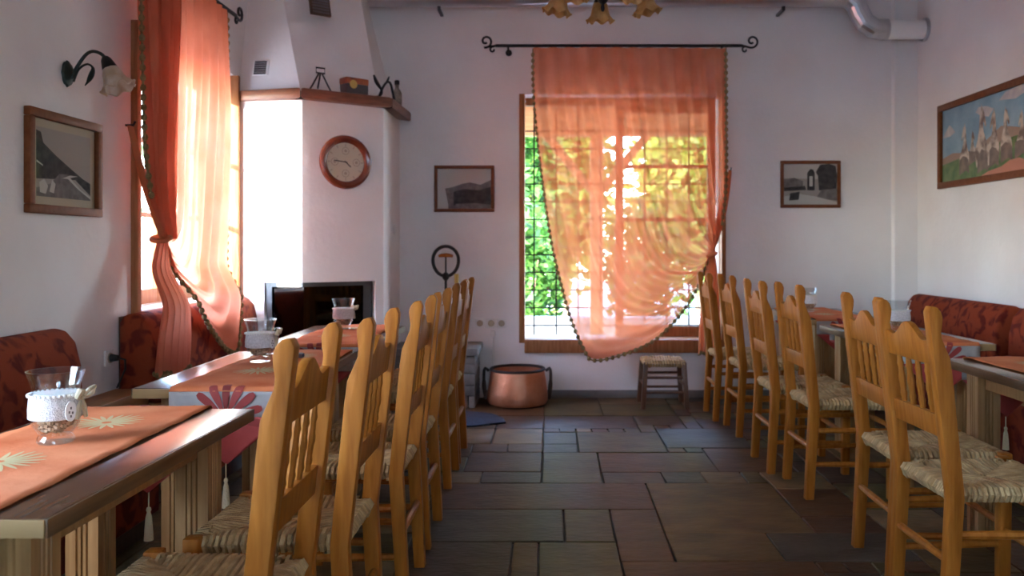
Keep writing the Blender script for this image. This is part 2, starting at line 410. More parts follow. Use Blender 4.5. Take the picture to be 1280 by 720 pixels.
def window(name, W, P, sashes, grille=True, board=True):
    x0, x1, z0, z1 = W
    o = thing(name, None, None); o['kind'] = 'structure'
    def bx(n, a, b, y0, y1, c, d, m='window_wood', bev=.004):
        mb = MB().box(a, b, y0, y1, c, d); mb.v = [P(*v) for v in mb.v]; return mb.build(n, m, o, bevel=bev)
    # y = 0 at the wall's inner face, growing outwards
    bx('jamb', x0 - .012, x0 + .032, -.035, .10, z0 - .02, z1); bx('jamb', x1 - .022, x1 + .012, -.030, .10, z0 - .02, z1)
    bx('head', x0 + .032, x1 - .032, .16, .22, z1 - .06, z1)
    bx('inner_sill', x0, x1, .0, TH, z0 - .005, z0 + .006, 'reveal_white', .002)
    if board: bx('sill_board', x0 + .03, x1 - .0, -.03, .0, z0 - .10, z0 + .004)
    for s in sashes: casement(o, *s[:4], .17, s[4], s[5], P)
    if grille:
        g = MB(); k = 0; x = x0 + .10
        while x < x1 - .03:
            g.add(*box_vf(x - .006, x + .006, .285, .297, z0, z1)); x += .183
        z = z0 + .09
        while z < z1 - .2:
            g.add(*box_vf(x0, x1, .278, .285, z - .005, z + .005)); z += .146
        g.v = [P(*v) for v in g.v]; g.build('grille', 'iron', o)
    return o
def box_vf(*a):
    q = MB().box(*a); return q.v, q.f
PBk = lambda x, y, z: (x, YB + y, z)
PLf = lambda x, y, z: (XL - y, x, z)
PFr = lambda x, y, z: (x, YF - y, z)
window('window_1', WB, PBk, [(.53, 1.345, .465, 2.35, 4, 1)])
window('window_2', WL, PLf, [(4.30, 4.965, .87, 2.30, 3, 1), (4.965, 5.63, .87, 2.30, 3, 1)], grille=False)
window('added_window_3', WN, PLf, [(.38, 1.0, .87, 2.24, 3, 1), (1.0, 1.62, .87, 2.24, 3, 1)], grille=False)
window('added_window_4', WF, PFr, [(-.57, .2, .76, 2.19, 3, 1), (.2, .97, .76, 2.19, 3, 1)], grille=False)

# ------------------------------------------------------------------ fireplace
P0, P1, P2, P3, PC = (XL, 5.657), (-1.669, 5.577), (-1.16, 5.94), (-1.16, YB), (XL, YB)
def lerp(a, b, t): return (a[0] + (b[0] - a[0]) * t, a[1] + (b[1] - a[1]) * t)
B0, B1, B2, B3 = (XL, 5.69), (-1.675, 5.615), (-1.195, 5.955), (-1.195, YB)
fp = thing('corner_fireplace', 'white plastered corner fireplace with tapered hood and brown mantel', 'fireplace', (0, 0, 0))
FA = lerp(B0, B1, .42); FB = lerp(B1, B2, .90)
body = MB().prism([B0, B1, B2, B3, PC], 0, .44)
body.prism([B0, B1, B2, B3, PC], .955, 2.19)
def inset(p, q): return (p[0] + q[0], p[1] + q[1])
Ai, Bi, Mi = inset(FA, (.01, .05)), inset(FB, (-.035, .05)), inset(B1, (.0, .055))
body.prism([B0, FA, Ai, Mi, Bi, FB, B2, B3, PC], .44, .955)
body.build('body', 'plaster', fp)
# firebox: dark glass round the corner with grey metal edges
off = -.016
for nm, p, q in (('firebox_glass', Ai, Mi), ('firebox_glass', Mi, Bi)):
    MB().prism([inset(p, (0, off)), inset(q, (0, off)), inset(q, (0, off - .006)), inset(p, (0, off - .006))], .445, .95).build(nm, 'fire_glass', fp)
    MB().prism([inset(p, (0, -.002)), inset(q, (0, -.002)), inset(q, (0, -.008)), inset(p, (0, -.008))], .445, .952).build('firebox_back', 'black', fp)
def strip(name, p, q, z0, z1, d=.012, o=-.03):
    MB().prism([inset(p, (0, o)), inset(q, (0, o)), inset(q, (0, o - d)), inset(p, (0, o - d))], z0, z1).build(name, 'fire_metal', fp)
strip('door_frame', lerp(Ai, Mi, .02), lerp(Ai, Mi, .16), .445, .95); strip('door_frame', lerp(Mi, Bi, .88), lerp(Mi, Bi, .99), .445, .95)
strip('door_frame', Ai, Mi, .925, .953); strip('door_frame', Mi, Bi, .925, .953)
# hood
hb = [(XL, 5.73, 2.26), (-1.70, 5.66, 2.26), (-1.235, 6.0, 2.26), (-1.235, YB, 2.26), (XL, YB, 2.26)]
ht = [(XL, 6.03, ZC), (-2.02, 6.02, ZC), (-1.53, 6.42, ZC), (-1.53, YB, ZC), (XL, YB, ZC)]
MB().loft(hb, ht).build('hood', 'plaster', fp)
# mantel shelf, three lengths of timber
cen = (-1.8, 6.2)
def mantel(p, q, pi_, qi):
    MB().prism([p, q, qi, pi_], 2.19, 2.262).build('mantel_shelf', 'mantel_wood', fp, bevel=.010, bseg=2)
M0, M1, M2, M3 = (XL, 5.668), (-1.665, 5.548), (-1.125, 5.93), (-1.105, YB)
mantel(M0, M1, lerp(M1, cen, .75), (XL, 6.2)); mantel(M1, M2, lerp(M2, cen, .6), lerp(M1, cen, .75)); mantel(M2, M3, (-1.5, YB), lerp(M2, cen, .6))
# vents in the hood
def vent(cx, cy, cz, w_, h_, ang, tilt, name='vent'):
    m = MB().box(-w_ / 2, w_ / 2, -.012, .012, -h_ / 2, h_ / 2); v = m.build(name, 'reveal_white' if name == 'pale_vent' else 'dark_wood', fp, bevel=.003)
    v.location = (cx, cy, cz); v.rotation_euler = (tilt, 0, ang)
    s = MB()
    for k in range(6):
        z = -h_ / 2 + h_ * (k + .7) / 6.4; s.box(-w_ / 2 + .015, w_ / 2 - .015, -.018, -.008, z - .006, z + .006)
    s.build('louvre', 'grey_vent', v)
vent(-2.0, 5.755, 2.43, .115, .11, R(-8), R(-14), 'pale_vent')
vent(-1.64, 5.915, 2.91, .15, .15, R(37), R(-17))
MB().box(-1.197, -1.186, 6.33, 6.40, 1.29, 1.37).build('wall_switch', 'white_plastic', fp, bevel=.003)
# raised stone hearth bench beside the fireplace
hs = thing('hearth_bench', 'low grey bench of stacked stone beside the fireplace', 'stone bench', (0, 0, 0))
for cz, h in ((0, .09), (.092, .075), (.169, .085), (.256, .07), (.328, .062)):
    xx = -1.19 + .0
    while xx < -.56:
        wd = min(rs.uniform(.18, .3), -.555 - xx)
        if wd < .05: break
        MB().box(xx + .004, xx + wd - .004, 6.16 + rs.uniform(0, .012), YB - .002, cz, cz + h).build('stone', 'hearth_stone', hs, bevel=.008)
        xx += wd
MB().box(-1.19, -.535, 6.135, YB - .002, .392, .445).build('top_slab', 'hearth_stone', hs, bevel=.006)

# clock on the fireplace front
fn = Vector((B2[0] - B1[0], B2[1] - B1[1], 0)).normalized(); fa = math.atan2(fn.y, fn.x)
def on_front(t, z, out):
    p = Vector((*lerp(B1, B2, t), z)); return p + Vector((fn.y, -fn.x, 0)) * out
clk = thing('wall_clock', 'round mahogany wall clock with cream dial on the fireplace', 'clock', on_front(.51, 1.785, .001), fa)
def ringy(prof, seg=40):    # lathe about local y
    m = MB().lathe(prof, seg); m.v = [(x, -z, y) for x, y, z in m.v]; return m
ringy([(.135, 0), (.182, 0), (.188, .012), (.182, .028), (.165, .036), (.15, .030), (.138, .022), (.134, .010)], 48).build('rim', 'clock_wood', clk)
ringy([(1e-4, .012), (.137, .012)], 40).build('dial', 'clock_face', clk)
m = MB()
for k in range(12):
    a = PI / 6 * k; L0, L1 = (.108, .128)
    dx, dz = math.sin(a), math.cos(a); px, pz = dz, -dx; wq = .0035
    m.add([(dx * L0 - px * wq, -.0135, dz * L0 - pz * wq), (dx * L0 + px * wq, -.0135, dz * L0 + pz * wq), (dx * L1 + px * wq, -.0135, dz * L1 + pz * wq), (dx * L1 - px * wq, -.0135, dz * L1 - pz * wq)], [(0, 1, 2, 3)])
m.build('hour_mark', 'dial_grey', clk)
for k in range(4):
    a = PI / 2 * k; c = (math.sin(a) * .078, -.0138, math.cos(a) * .078)
    r_ = MB().lathe([(.022, 0), (.027, 0)], 20); r_.v = [(x + c[0], c[1], y + c[2]) for x, y, z in r_.v]; r_.build('ornament_ring', 'dial_grey', clk)
    q = MB().disc((c[0], c[1] - .0003, c[2]), .011, 12, 'y'); q.build('ornament', 'dial_grey', clk)
for ang, ln in ((R(132), .05), (R(276), .085)):
    m = MB().box(-.0035, .0035, -.018, -.0165, -.012, ln); h = m.build('hand', 'black', clk); h.rotation_euler = (0, ang, 0)

# ------------------------------------------------------------------ chairs
def side_post(y):
    # profile in the xz plane (front = +x), leaning back above the seat, with a rounded ear
    def xb(z): return -.232 + .022 * min(z, .44) / .44 - (max(z - .44, 0) / .58) * .068
    W = [(0, .040), (.44, .046), (.70, .050), (.80, .052), (.86, .051), (.895, .040), (.920, .032), (.940, .032), (.962, .038), (.985, .042), (1.003, .038), (1.016, .028)]
    front = [(xb(z) + w_, z) for z, w_ in W]
    back = [(xb(z) + (.004 if z > 1.0 else 0), z) for z in (1.016, 1.0, .7, .44, 0)]
    back[0] = (xb(1.016) + .010, 1.018)
    return MB().prism(front + back, y - .019, y + .019, 'y')
def spindle(y, p0, p1):
    p0, p1 = Vector(p0), Vector(p1); n = 16; pts = []; rr = []
    prof = [.0085, .0095, .0098, .0118, .0095, .010, .0102, .0124, .0124, .0102, .010, .0095, .0118, .0095, .009, .008]
    for i in range(n): pts.append(p0.lerp(p1, i / (n - 1))); rr.append(prof[i])
    return MB().tube(pts, rr, 8)
def rush_mesh(a, b, z, ns=26, nl=24, r=.0078, taper=.06):
    m = MB()
    def strand(e0, e1, dirx):   # along one edge: e = position on edge, run inwards
        pass
    def T(x, y, zz): return (x, y * (1 + taper * x / a), zz)
    def run(pts): m.tube([T(*p) for p in pts], [r * random.uniform(.85, 1.1)] * len(pts), 5, cap=False)
    for sgn in (-1, 1):
        for k in range(ns):      # strands running in x from the front/back rail to the diagonal
            y = -b + 2 * b * (k + .5) / ns; reach = (1 - abs(y) / b) * a
            xe = a; xi = a - reach * .985
            j = random.uniform(-.002, .002)
            pts = [(xe - .045, y, z - .042), (xe - .006, y, z - .036), (xe + .003, y, z - .018 + j), (xe - .008, y, z - .002), (xe - .035, y, z + .002)]
            pts = [p for p in pts[:4]] + ([(xe - .035, y, z + .002 + j)] if reach > .05 else [])
            if reach > .03: pts.append(((xe + xi) / 2, y, z - .003)); pts.append((xi, y, z - .012))
            run([(sgn * p[0], p[1], p[2]) for p in pts])
        for k in range(nl):
            x = -a + 2 * a * (k + .5) / nl; reach = (1 - abs(x) / a) * b
            ye = b; yi = b - reach * .985; j = random.uniform(-.002, .002)
            pts = [(x, ye - .045, z - .042), (x, ye - .006, z - .036), (x, ye + .003, z - .018 + j), (x, ye - .008, z - .002)]
            if reach > .05: pts.append((x, ye - .035, z + .002 + j))
            if reach > .03: pts.append((x, (ye + yi) / 2, z - .003)); pts.append((x, yi, z - .012))
            run([(p[0], sgn * p[1], p[2]) for p in pts])
    return m
def make_chair():
    c = thing('dining_chair', 'x', 'chair', group='rush seat chairs along the tables')
    for y in (-.173, .173): side_post(y).build('back_post', 'chair_wood', c, bevel=.003)
    for y in (-.19, .19):
        MB().loft([(.155, y - .019, 0), (.193, y - .019, 0), (.193, y + .019, 0), (.155, y + .019, 0)],
                  [(.158, y - .021, .468), (.200, y - .021, .468), (.200, y + .021, .468), (.158, y + .021, .468)]).build('front_leg', 'chair_wood', c, bevel=.006)
    # crest rail with a humped top
    prof = []
    for i in range(25):
        y = -.158 + .316 * i / 24; t = abs(y) / .158
        h = .905 + .052 * (math.cos(min(t / .72, 1) * PI) * .5 + .5) + (.012 * max(0, (t - .62) / .38))
        prof.append((y, h))
    def sheet(top, zb, name):
        m = MB(); n = len(top)
        def xx(z, s): return -.225 + .022 - (max(z - .44, 0) / .58) * .068 + .017 + s
        vs_ = []
        for s in (-.011, .011):
            for (y, z) in top: vs_.append((xx(z, s), y, z))
            for (y, z) in top: vs_.append((xx(zb, s), y, zb))
        f = []
        for i in range(n - 1):
            f += [(i, i + 1, n + i + 1, n + i), (2 * n + i, 3 * n + i, 3 * n + i + 1, 2 * n + i + 1), (i, 2 * n + i, 2 * n + i + 1, i + 1), (n + i, n + i + 1, 3 * n + i + 1, 3 * n + i)]
        f += [(0, n, 3 * n, 2 * n), (n - 1, 3 * n - 1, 4 * n - 1, 2 * n - 1)]
        m.add(vs_, f); m.build(name, 'chair_wood', c, bevel=.003, angle=50)
        return xx
    xx = sheet(prof, .835, 'crest_rail')
    sheet([(-.158 + .316 * i / 4, .682) for i in range(5)], .612, 'lower_rail')
    for k in range(4):
        y = -.158 + .316 * (k + 1) / 5
        spindle(y, (xx(.675, 0), y, .675), (xx(.842, 0), y, .842)).build('spindle', 'chair_wood', c)
    rush_mesh(.196, .176, .462).build('rush_seat', 'rush', c)
    MB().box(-.17, .17, -.15, .15, .425, .440).build('seat_underside', 'rush', c)
    def dowel(p, q, r=.0125): MB().tube([p, lerp3(p, q, .06), lerp3(p, q, .5), lerp3(p, q, .94), q], [r * .75, r * .95, r * 1.1, r * .95, r * .75], 8).build('stretcher', 'chair_wood', c)
    for s in (-1, 1):
        dowel((-.205, s * .174, .165), (.175, s * .19, .165)); dowel((-.20, s * .174, .325), (.178, s * .19, .325))
    dowel((-.204, -.165, .245), (-.204, .165, .245)); dowel((.174, -.18, .215), (.174, .18, .215)); dowel((.177, -.18, .345), (.177, .18, .345))
    return c
def lerp3(a, b, t): return tuple(a[i] + (b[i] - a[i]) * t for i in range(3))
chair = make_chair()
spots = [   # x, y, turn, label
    (-.775, 1.815, 180, 'golden oak rush-seat chair nearest the camera in the left row'),
    (-.72, 2.285, 180, 'golden oak chair at the front left table, farther of its two'),
    (-.700, 2.945, 180, 'golden oak chair at the middle left table, nearer of its two'),
    (-.705, 3.475, 180, 'golden oak chair at the middle left table, farther of its two'),
    (-.720, 4.295, 180, 'golden oak chair at the far left table, nearer of its two'),
    (-.726, 4.775, 180, 'golden oak chair at the far left table, last in the left row'),
    (1.405, 2.70, 2, 'golden oak rush-seat chair nearest the camera in the right row'),
    (1.435, 3.145, -1, 'golden oak chair at the front right table, farther of its two'),
    (1.435, 4.125, 1, 'golden oak chair at the middle right table, nearer of its two'),
    (1.375, 4.565, 0, 'golden oak chair at the middle right table, farther of its two'),
    (1.395, 5.405, 1, 'golden oak chair at the far right table, nearer of its two'),
    (1.345, 5.88, 0, 'golden oak chair at the far right table, last in the right row')]
for i, (x, y, a, lb) in enumerate(spots):
    o = chair if i == 0 else copy_tree(chair)
    o.location = (x, y, .0015); o.rotation_euler = (0, 0, R(a)); o['label'] = lb

# ------------------------------------------------------------------ tables, runners, candle jars
TT = .73
def make_table():
    t = thing('restaurant_table', 'x', 'table', group='narrow restaurant tables')
    MB().box(-.26, .26, -.486, .486, TT - .036, TT).build('table_top', 'table_top', t, bevel=.005)
    for s in (-1, 1):
        MB().box(-.26, .26, min(s * .4865, s * .492), max(s * .4865, s * .492), TT - .034, TT - .002).build('end_edge', 'ply_edge', t, bevel=.002)
        MB().box(min(s * .2605, s * .265), max(s * .2605, s * .265), -.49, .49, TT - .035, TT - .001).build('side_edge', 'table_edge', t, bevel=.002)
    def leg(cx, cy):
        h = .045; P = []
        def edge(p, q):
            P.append(p)
            for k in (-1, 0, 1):
                for d, dep in ((-.003, 0), (0, .006), (.003, 0)):
                    tt = .5 + (k * .014 + d) / (2 * h); x = p[0] + (q[0] - p[0]) * tt; y = p[1] + (q[1] - p[1]) * tt
                    nx, ny = -(q[1] - p[1]) / (2 * h), (q[0] - p[0]) / (2 * h); P.append((x + nx * dep, y + ny * dep))
        c4 = [(cx - h, cy - h), (cx + h, cy - h), (cx + h, cy + h), (cx - h, cy + h)]
        for i in range(4): edge(c4[i], c4[(i + 1) % 4])
        MB().prism(P, 0, TT - .036).build('leg', 'table_leg', t)
    for cx in (-.15, .15):
        for cy in (-.38, .38): leg(cx, cy)
    for cx in (-.15, .15): MB().box(cx - .018, cx + .018, -.33, .33, TT - .105, TT - .037).build('apron', 'table_leg', t, bevel=.003)
    for cy in (-.38, .38): MB().box(-.115, .115, cy - .015, cy + .015, TT - .105, TT - .037).build('apron', 'table_leg', t, bevel=.003)
    return t
HL = .497; RW = .188; BH = .085; TP = .155
def fold(u, v, lift=0, wav=True):
    """cloth point: u across, v from the middle towards one end; folds down at the table's end"""
    wv = .0012 * math.sin(u * 31 + v * 17) + .001 * math.sin(v * 43 - u * 9) if wav else 0
    if v <= HL: return (u, v, TT + .0035 + wv + lift)
    d = v - HL
    if d < .012: return (u, HL + .004 * d / .012 + lift * .7, TT + .003 - d * .6 + lift * .7)
    return (u, HL + .004 + .004 * math.sin(u * 26 + d * 20) * min(d * 8, 1) + .004 + lift, TT + .003 - d)
def make_runner():
    r = thing('table_runner', 'x', 'table runner', group='orange table runners')
    m = MB(); n = 57; pts = []
    for i in range(n):
        v = -HL - .012 + (2 * HL + .024) * i / (n - 1)
        for j in range(13):
            u = -RW + 2 * RW * j / 12
            p = fold(u, abs(v)); pts.append((p[0], math.copysign(p[1], v), p[2]))
    m.grid(pts, n, 13); c = m.build('cloth', 'runner_cloth', r)
    sd = c.modifiers.new('thickness', 'SOLIDIFY'); sd.thickness = .0018; sd.offset = 1
    for s in (-1, 1):
        def sy(p): return (p[0], p[1] * s, p[2])
        m = MB(); pts = [sy(fold(-RW + 2 * RW * j / 12, HL + .012 + BH * i / 6)) for i in range(7) for j in range(13)]
        m.grid(pts, 7, 13); b = m.build('end_band', 'band_cloth', r); b.modifiers.new('thickness', 'SOLIDIFY').thickness = .0015
        m = MB(); pts = []
        for i in range(11):
            k = 1 - i / 10 * .985
            for j in range(13): pts.append(sy(fold((-RW + 2 * RW * j / 12) * k, HL + .012 + BH + TP * i / 10)))
        m.grid(pts, 11, 13); b = m.build('pointed_tip', 'red_cloth', r); b.modifiers.new('thickness', 'SOLIDIFY').thickness = .0015
        # dark red flower across the fold
        m = MB()
        for k in range(9):
            a = R(-10 + 25 * k) if k < 8 else R(90); L0, L1, wd = .030, .122, .0135
            nseg = 8; pp = []
            for i in range(nseg + 1):
                t = i / nseg; rr = L0 + (L1 - L0) * t; hw = wd * (.25 + .75 * math.sin(PI * min(t * .62 + .08, 1)) ** 1.2) * (1 if t < .9 else .6)
                for q in (-1, 0, 1):
                    u = rr * math.cos(a) - q * hw * math.sin(a); vv = rr * math.sin(a) + q * hw * math.cos(a)
                    pp.append(sy(fold(u, HL + .012 + BH - vv, .0032)))
            m.grid(pp, nseg + 1, 3)
        ctr = [sy(fold(.03 * math.cos(t) * q, HL + .012 + BH - .03 * math.sin(t) * q - .002, .0036)) for q in (.02, .5, 1) for t in [PI * i / 10 for i in range(11)]]
        m.grid(ctr, 3, 11)
        m.build('flower', 'petal_red', r)
        # tassel
        y = HL + .010; zb = TT - .012 - BH - TP
        m = MB().tube([(0, y * s, zb + .006), (0, y * s, zb - .045)], .0022, 6)
        m.lathe([(.001, 0), (.006, -.003), (.0075, -.010), (.005, -.016), (.009, -.03), (.012, -.07), (.0135, -.098), (.001, -.1)], 10, (0, y * s, zb - .04)); m.build('tassel', 'tassel', r)
    # pale daisies stitched on the top
    for (cx, cy) in ((0, .27), (-.02, -.14)):
        m = MB()
        for k in range(20):
            a = 2 * PI * k / 20
            pp = []
            for i in range(5):
                t = i / 4; rr = .012 + .078 * t; hw = .0058 * math.sin(PI * (.12 + .8 * t))
                for q in (-1, 1):
                    u = cx + rr * math.cos(a) - q * hw * math.sin(a); vv = cy + rr * math.sin(a) + q * hw * math.cos(a)
                    p = fold(u, abs(vv), .0026); pp.append((p[0], vv, p[2]))
            m.grid(pp, 5, 2)
        m.build('daisy', 'petal_pale', r)
    return r
def make_jar():
    j = thing('candle_jar', 'x', 'candle holder', group='glass candle jars on the tables')
    prof = [(.001, 0), (.040, 0), (.043, .004), (.042, .012), (.037, .020), (.043, .030), (.054, .048), (.057, .07), (.055, .10), (.052, .118), (.054, .14), (.062, .165), (.066, .178)]
    inner = [(r_ - .0035, z + (.012 if z < .02 else 0)) for r_, z in prof[::-1] if z > .018] + [(.001, .026)]
    MB().lathe(prof + inner, 32).build('glass', 'jar_glass', j)
    g = MB(); rj = random.Random(3)
    for k in range(90):
        a = rj.uniform(0, 2 * PI); z = rj.uniform(.033, .058); rr = (.040 if z > .04 else .034) * math.sqrt(rj.uniform(.35, 1))
        g.ball((rr * math.cos(a), rr * math.sin(a), z), rj.uniform(.005, .0085), 5, 3)
    tag(g.build('pebble_fill', 'gravel', j), None, kind='stuff')
    MB().lathe([(.001, .060), (.050, .060), (.0485, .119), (.046, .123), (.001, .124)], 24).build('candle', 'wax', j)
    MB().lathe([(.0585, .062), (.0605, .064), (.0608, .085), (.0585, .110), (.0575, .121), (.0555, .121), (.0562, .110), (.058, .085), (.0572, .062)], 32, wob=lambda i, t: 1 + .008 * math.sin(16 * t)).build('lace_wrap', 'lace', j)
    m = MB()
    for k in range(34):
        a = 2 * PI * k / 34; m.ball((.0595 * math.cos(a), .0595 * math.sin(a), .120), .0046, 6, 4)
    tag(m.build('pearl_trim', 'pearl', j), None, kind='stuff')
    a0 = R(-25); c = (.066 * math.cos(a0), .066 * math.sin(a0)); tx, ty = -math.sin(a0), math.cos(a0)
    m = MB()
    for s in (-1, 1):
        lp = [(c[0] + s * tx * q + math.cos(a0) * e, c[1] + s * ty * q + math.sin(a0) * e, .115 + h) for q, h, e in ((0, 0, 0), (.012, .014, .012), (.028, .018, .014), (.030, .002, .008), (.016, -.004, .004), (0, 0, 0))]
        m.tube(lp, [.003, .006, .007, .007, .005, .003], 6)
        m.tube([(c[0], c[1], .113), (c[0] + s * tx * .010, c[1] + s * ty * .010, .09), (c[0] + s * tx * .018, c[1] + s * ty * .018, .06)], [.003, .006, .005], 5)
    m.ball((c[0], c[1], .114), .007, 8, 5); m.build('bow', 'bow', j)
    a1 = R(-52); q = MB().disc((0, 0, 0), .017, 20, 'x'); q.v = [(x, y * .8, z * 1.45) for x, y, z in q.v]
    q2 = MB().prism([(y, z) for x, y, z in q.v], 0, .003, 'x')
    tg = q2.build('oval_tag', 'wax', j); tg.location = (.062 * math.cos(a1), .062 * math.sin(a1), .082); tg.rotation_euler = (0, 0, a1)
    f = MB()
    for (yy, zz) in ((0, .008), (-.004, -.002), (.004, -.004), (0, -.012)): f.box(.0032, .0037, yy - .002, yy + .002, zz - .003, zz + .003)
    f.build('tag_print', 'photo_mid', tg)
    return j
tab, run_, jar = make_table(), make_runner(), make_jar()
side = [('left', -1.128, ((1.927, 'front'), (3.245, 'middle'), (4.45, 'far'))), ('right', 1.912, ((3.01, 'front'), (4.50, 'middle'), (5.83, 'far')))]
first = True
for sn, tx_, rows in side:
    for k, (ty_, rn) in enumerate(rows):
        t = tab if first else copy_tree(tab); t.location = (tx_ - (.03 if sn == 'right' and k == 1 else 0), ty_, 0); t['label'] = f'{rn} {sn} dark-topped restaurant table with grooved pale legs' if sn == 'left' else f'{rn} {sn} dark-topped restaurant table beside the right row of chairs'
        t.rotation_euler = (0, 0, R((-.5, .6, 0)[k]))
        r = run_ if first else copy_tree(run_); r.location = (tx_ + ((-.04, .055, .03) if sn == 'left' else (.02, -.04, -.02))[k], ty_, .0008); r['label'] = f'orange runner with red pointed ends on the {rn} {sn} table'
        r.rotation_euler = (0, 0, R((.8, .6, 0)[k]))
        first = False
jars = [(-1.168, 1.965, 22, 'candle jar with lace wrap and bow on the front left table'), (-1.165, 3.34, 30, 'lace-wrapped candle jar on the middle left table'),
        (-1.16, 4.66, 70, 'lace-wrapped candle jar on the far left table before the firebox'), (1.895, 4.52, 150, 'candle jar on the middle right table behind chair backs'),
        (1.83, 5.90, 110, 'candle jar on the far right table near the back wall')]
for k, (x, y, a, lb) in enumerate(jars):
    o = jar if k == 0 else copy_tree(jar)
    o.location = (x, y, TT + .0085); o.rotation_euler = (0, 0, R(a)); o.scale = (.95, .95, .95); o['label'] = lb

wg = thing('water_glass', 'small clear drinking glass behind the middle left candle jar', 'glass', (-1.20, 3.58, TT + .0075))
MB().lathe([(.001, 0), (.026, 0), (.029, .03), (.034, .11), (.0325, .11), (.027, .03), (.001, .006)], 24).build('tumbler', 'jar_glass', wg)
db = thing('matchbox', 'small dark box beside the middle left candle jar', 'box', (-1.075, 3.47, TT + .0075), R(12))
MB().box(-.04, .04, -.025, .025, 0, .016).build('sleeve', 'tin_dark', db, bevel=.002)
MB().box(-.046, .046, -.022, .022, .002, .014).build('tray', 'rug', db, bevel=.001)

# ------------------------------------------------------------------ upholstered benches
def bench(label, xw, s, y0, y1, ztop=.86):
    """xw: wall plane, s: +1 when it faces +x"""
    b = thing('upholstered_bench', label, 'bench', (xw, (y0 + y1) / 2, 0), group='upholstered wall benches')
    L = (y1 - y0) / 2
    def bx(n, a, c, ya, yb, z0, z1, m, bev=.01, seg=3):
        a, c = sorted((s * a, s * c)); return MB().box(a, c, ya, yb, z0, z1).build(n, m, b, bevel=bev, bseg=seg)
    bx('plinth', .03, .47, -L, L, .0, .09, 'dark_wood', .004)
    bx('base_panel', .02, .50, -L, L, .09, .40, 'upholstery', .006)
    bx('seat_trim', .15, .535, -L, L, .40, .425, 'bench_wood', .006)
    bx('seat_cushion', .14, .53, -L + .01, L - .01, .425, .495, 'upholstery', .02)
    # rounded backrest
    prof = [(.012, .43), (.012, ztop - .05), (.03, ztop - .015), (.07, ztop), (.12, ztop - .012), (.16, ztop - .06), (.185, ztop - .16), (.195, .43)]
    m = MB().prism([(s * x, z) for x, z in prof], -L + .012, L - .012, 'y'); m.build('backrest', 'upholstery', b, bevel=.016, bseg=3)
    bx('back_board', .0015, .0115, -L + .03, L - .03, .1, ztop - .02, 'dark_wood', .002)
    return b
bench('floral bench along the left wall under the framed road photograph', XL, 1, .9, 3.50)
bench('floral bench below the left window and its orange curtain', XL, 1, 4.10, 5.60, .87)
bench('red floral bench against the right wall in the far corner', XR, -1, 5.06, 6.40, .84)
bench('red floral bench nearest the camera on the right wall', XR, -1, 2.2, 4.95, .84)
# wooden ledge joining the two left benches
tag(MB().box(XL + .002, XL + .17, 3.505, 4.095, .40, .50).build('bench_ledge', 'bench_wood', bevel=.006), 'plain wooden ledge between the two left benches', 'ledge')

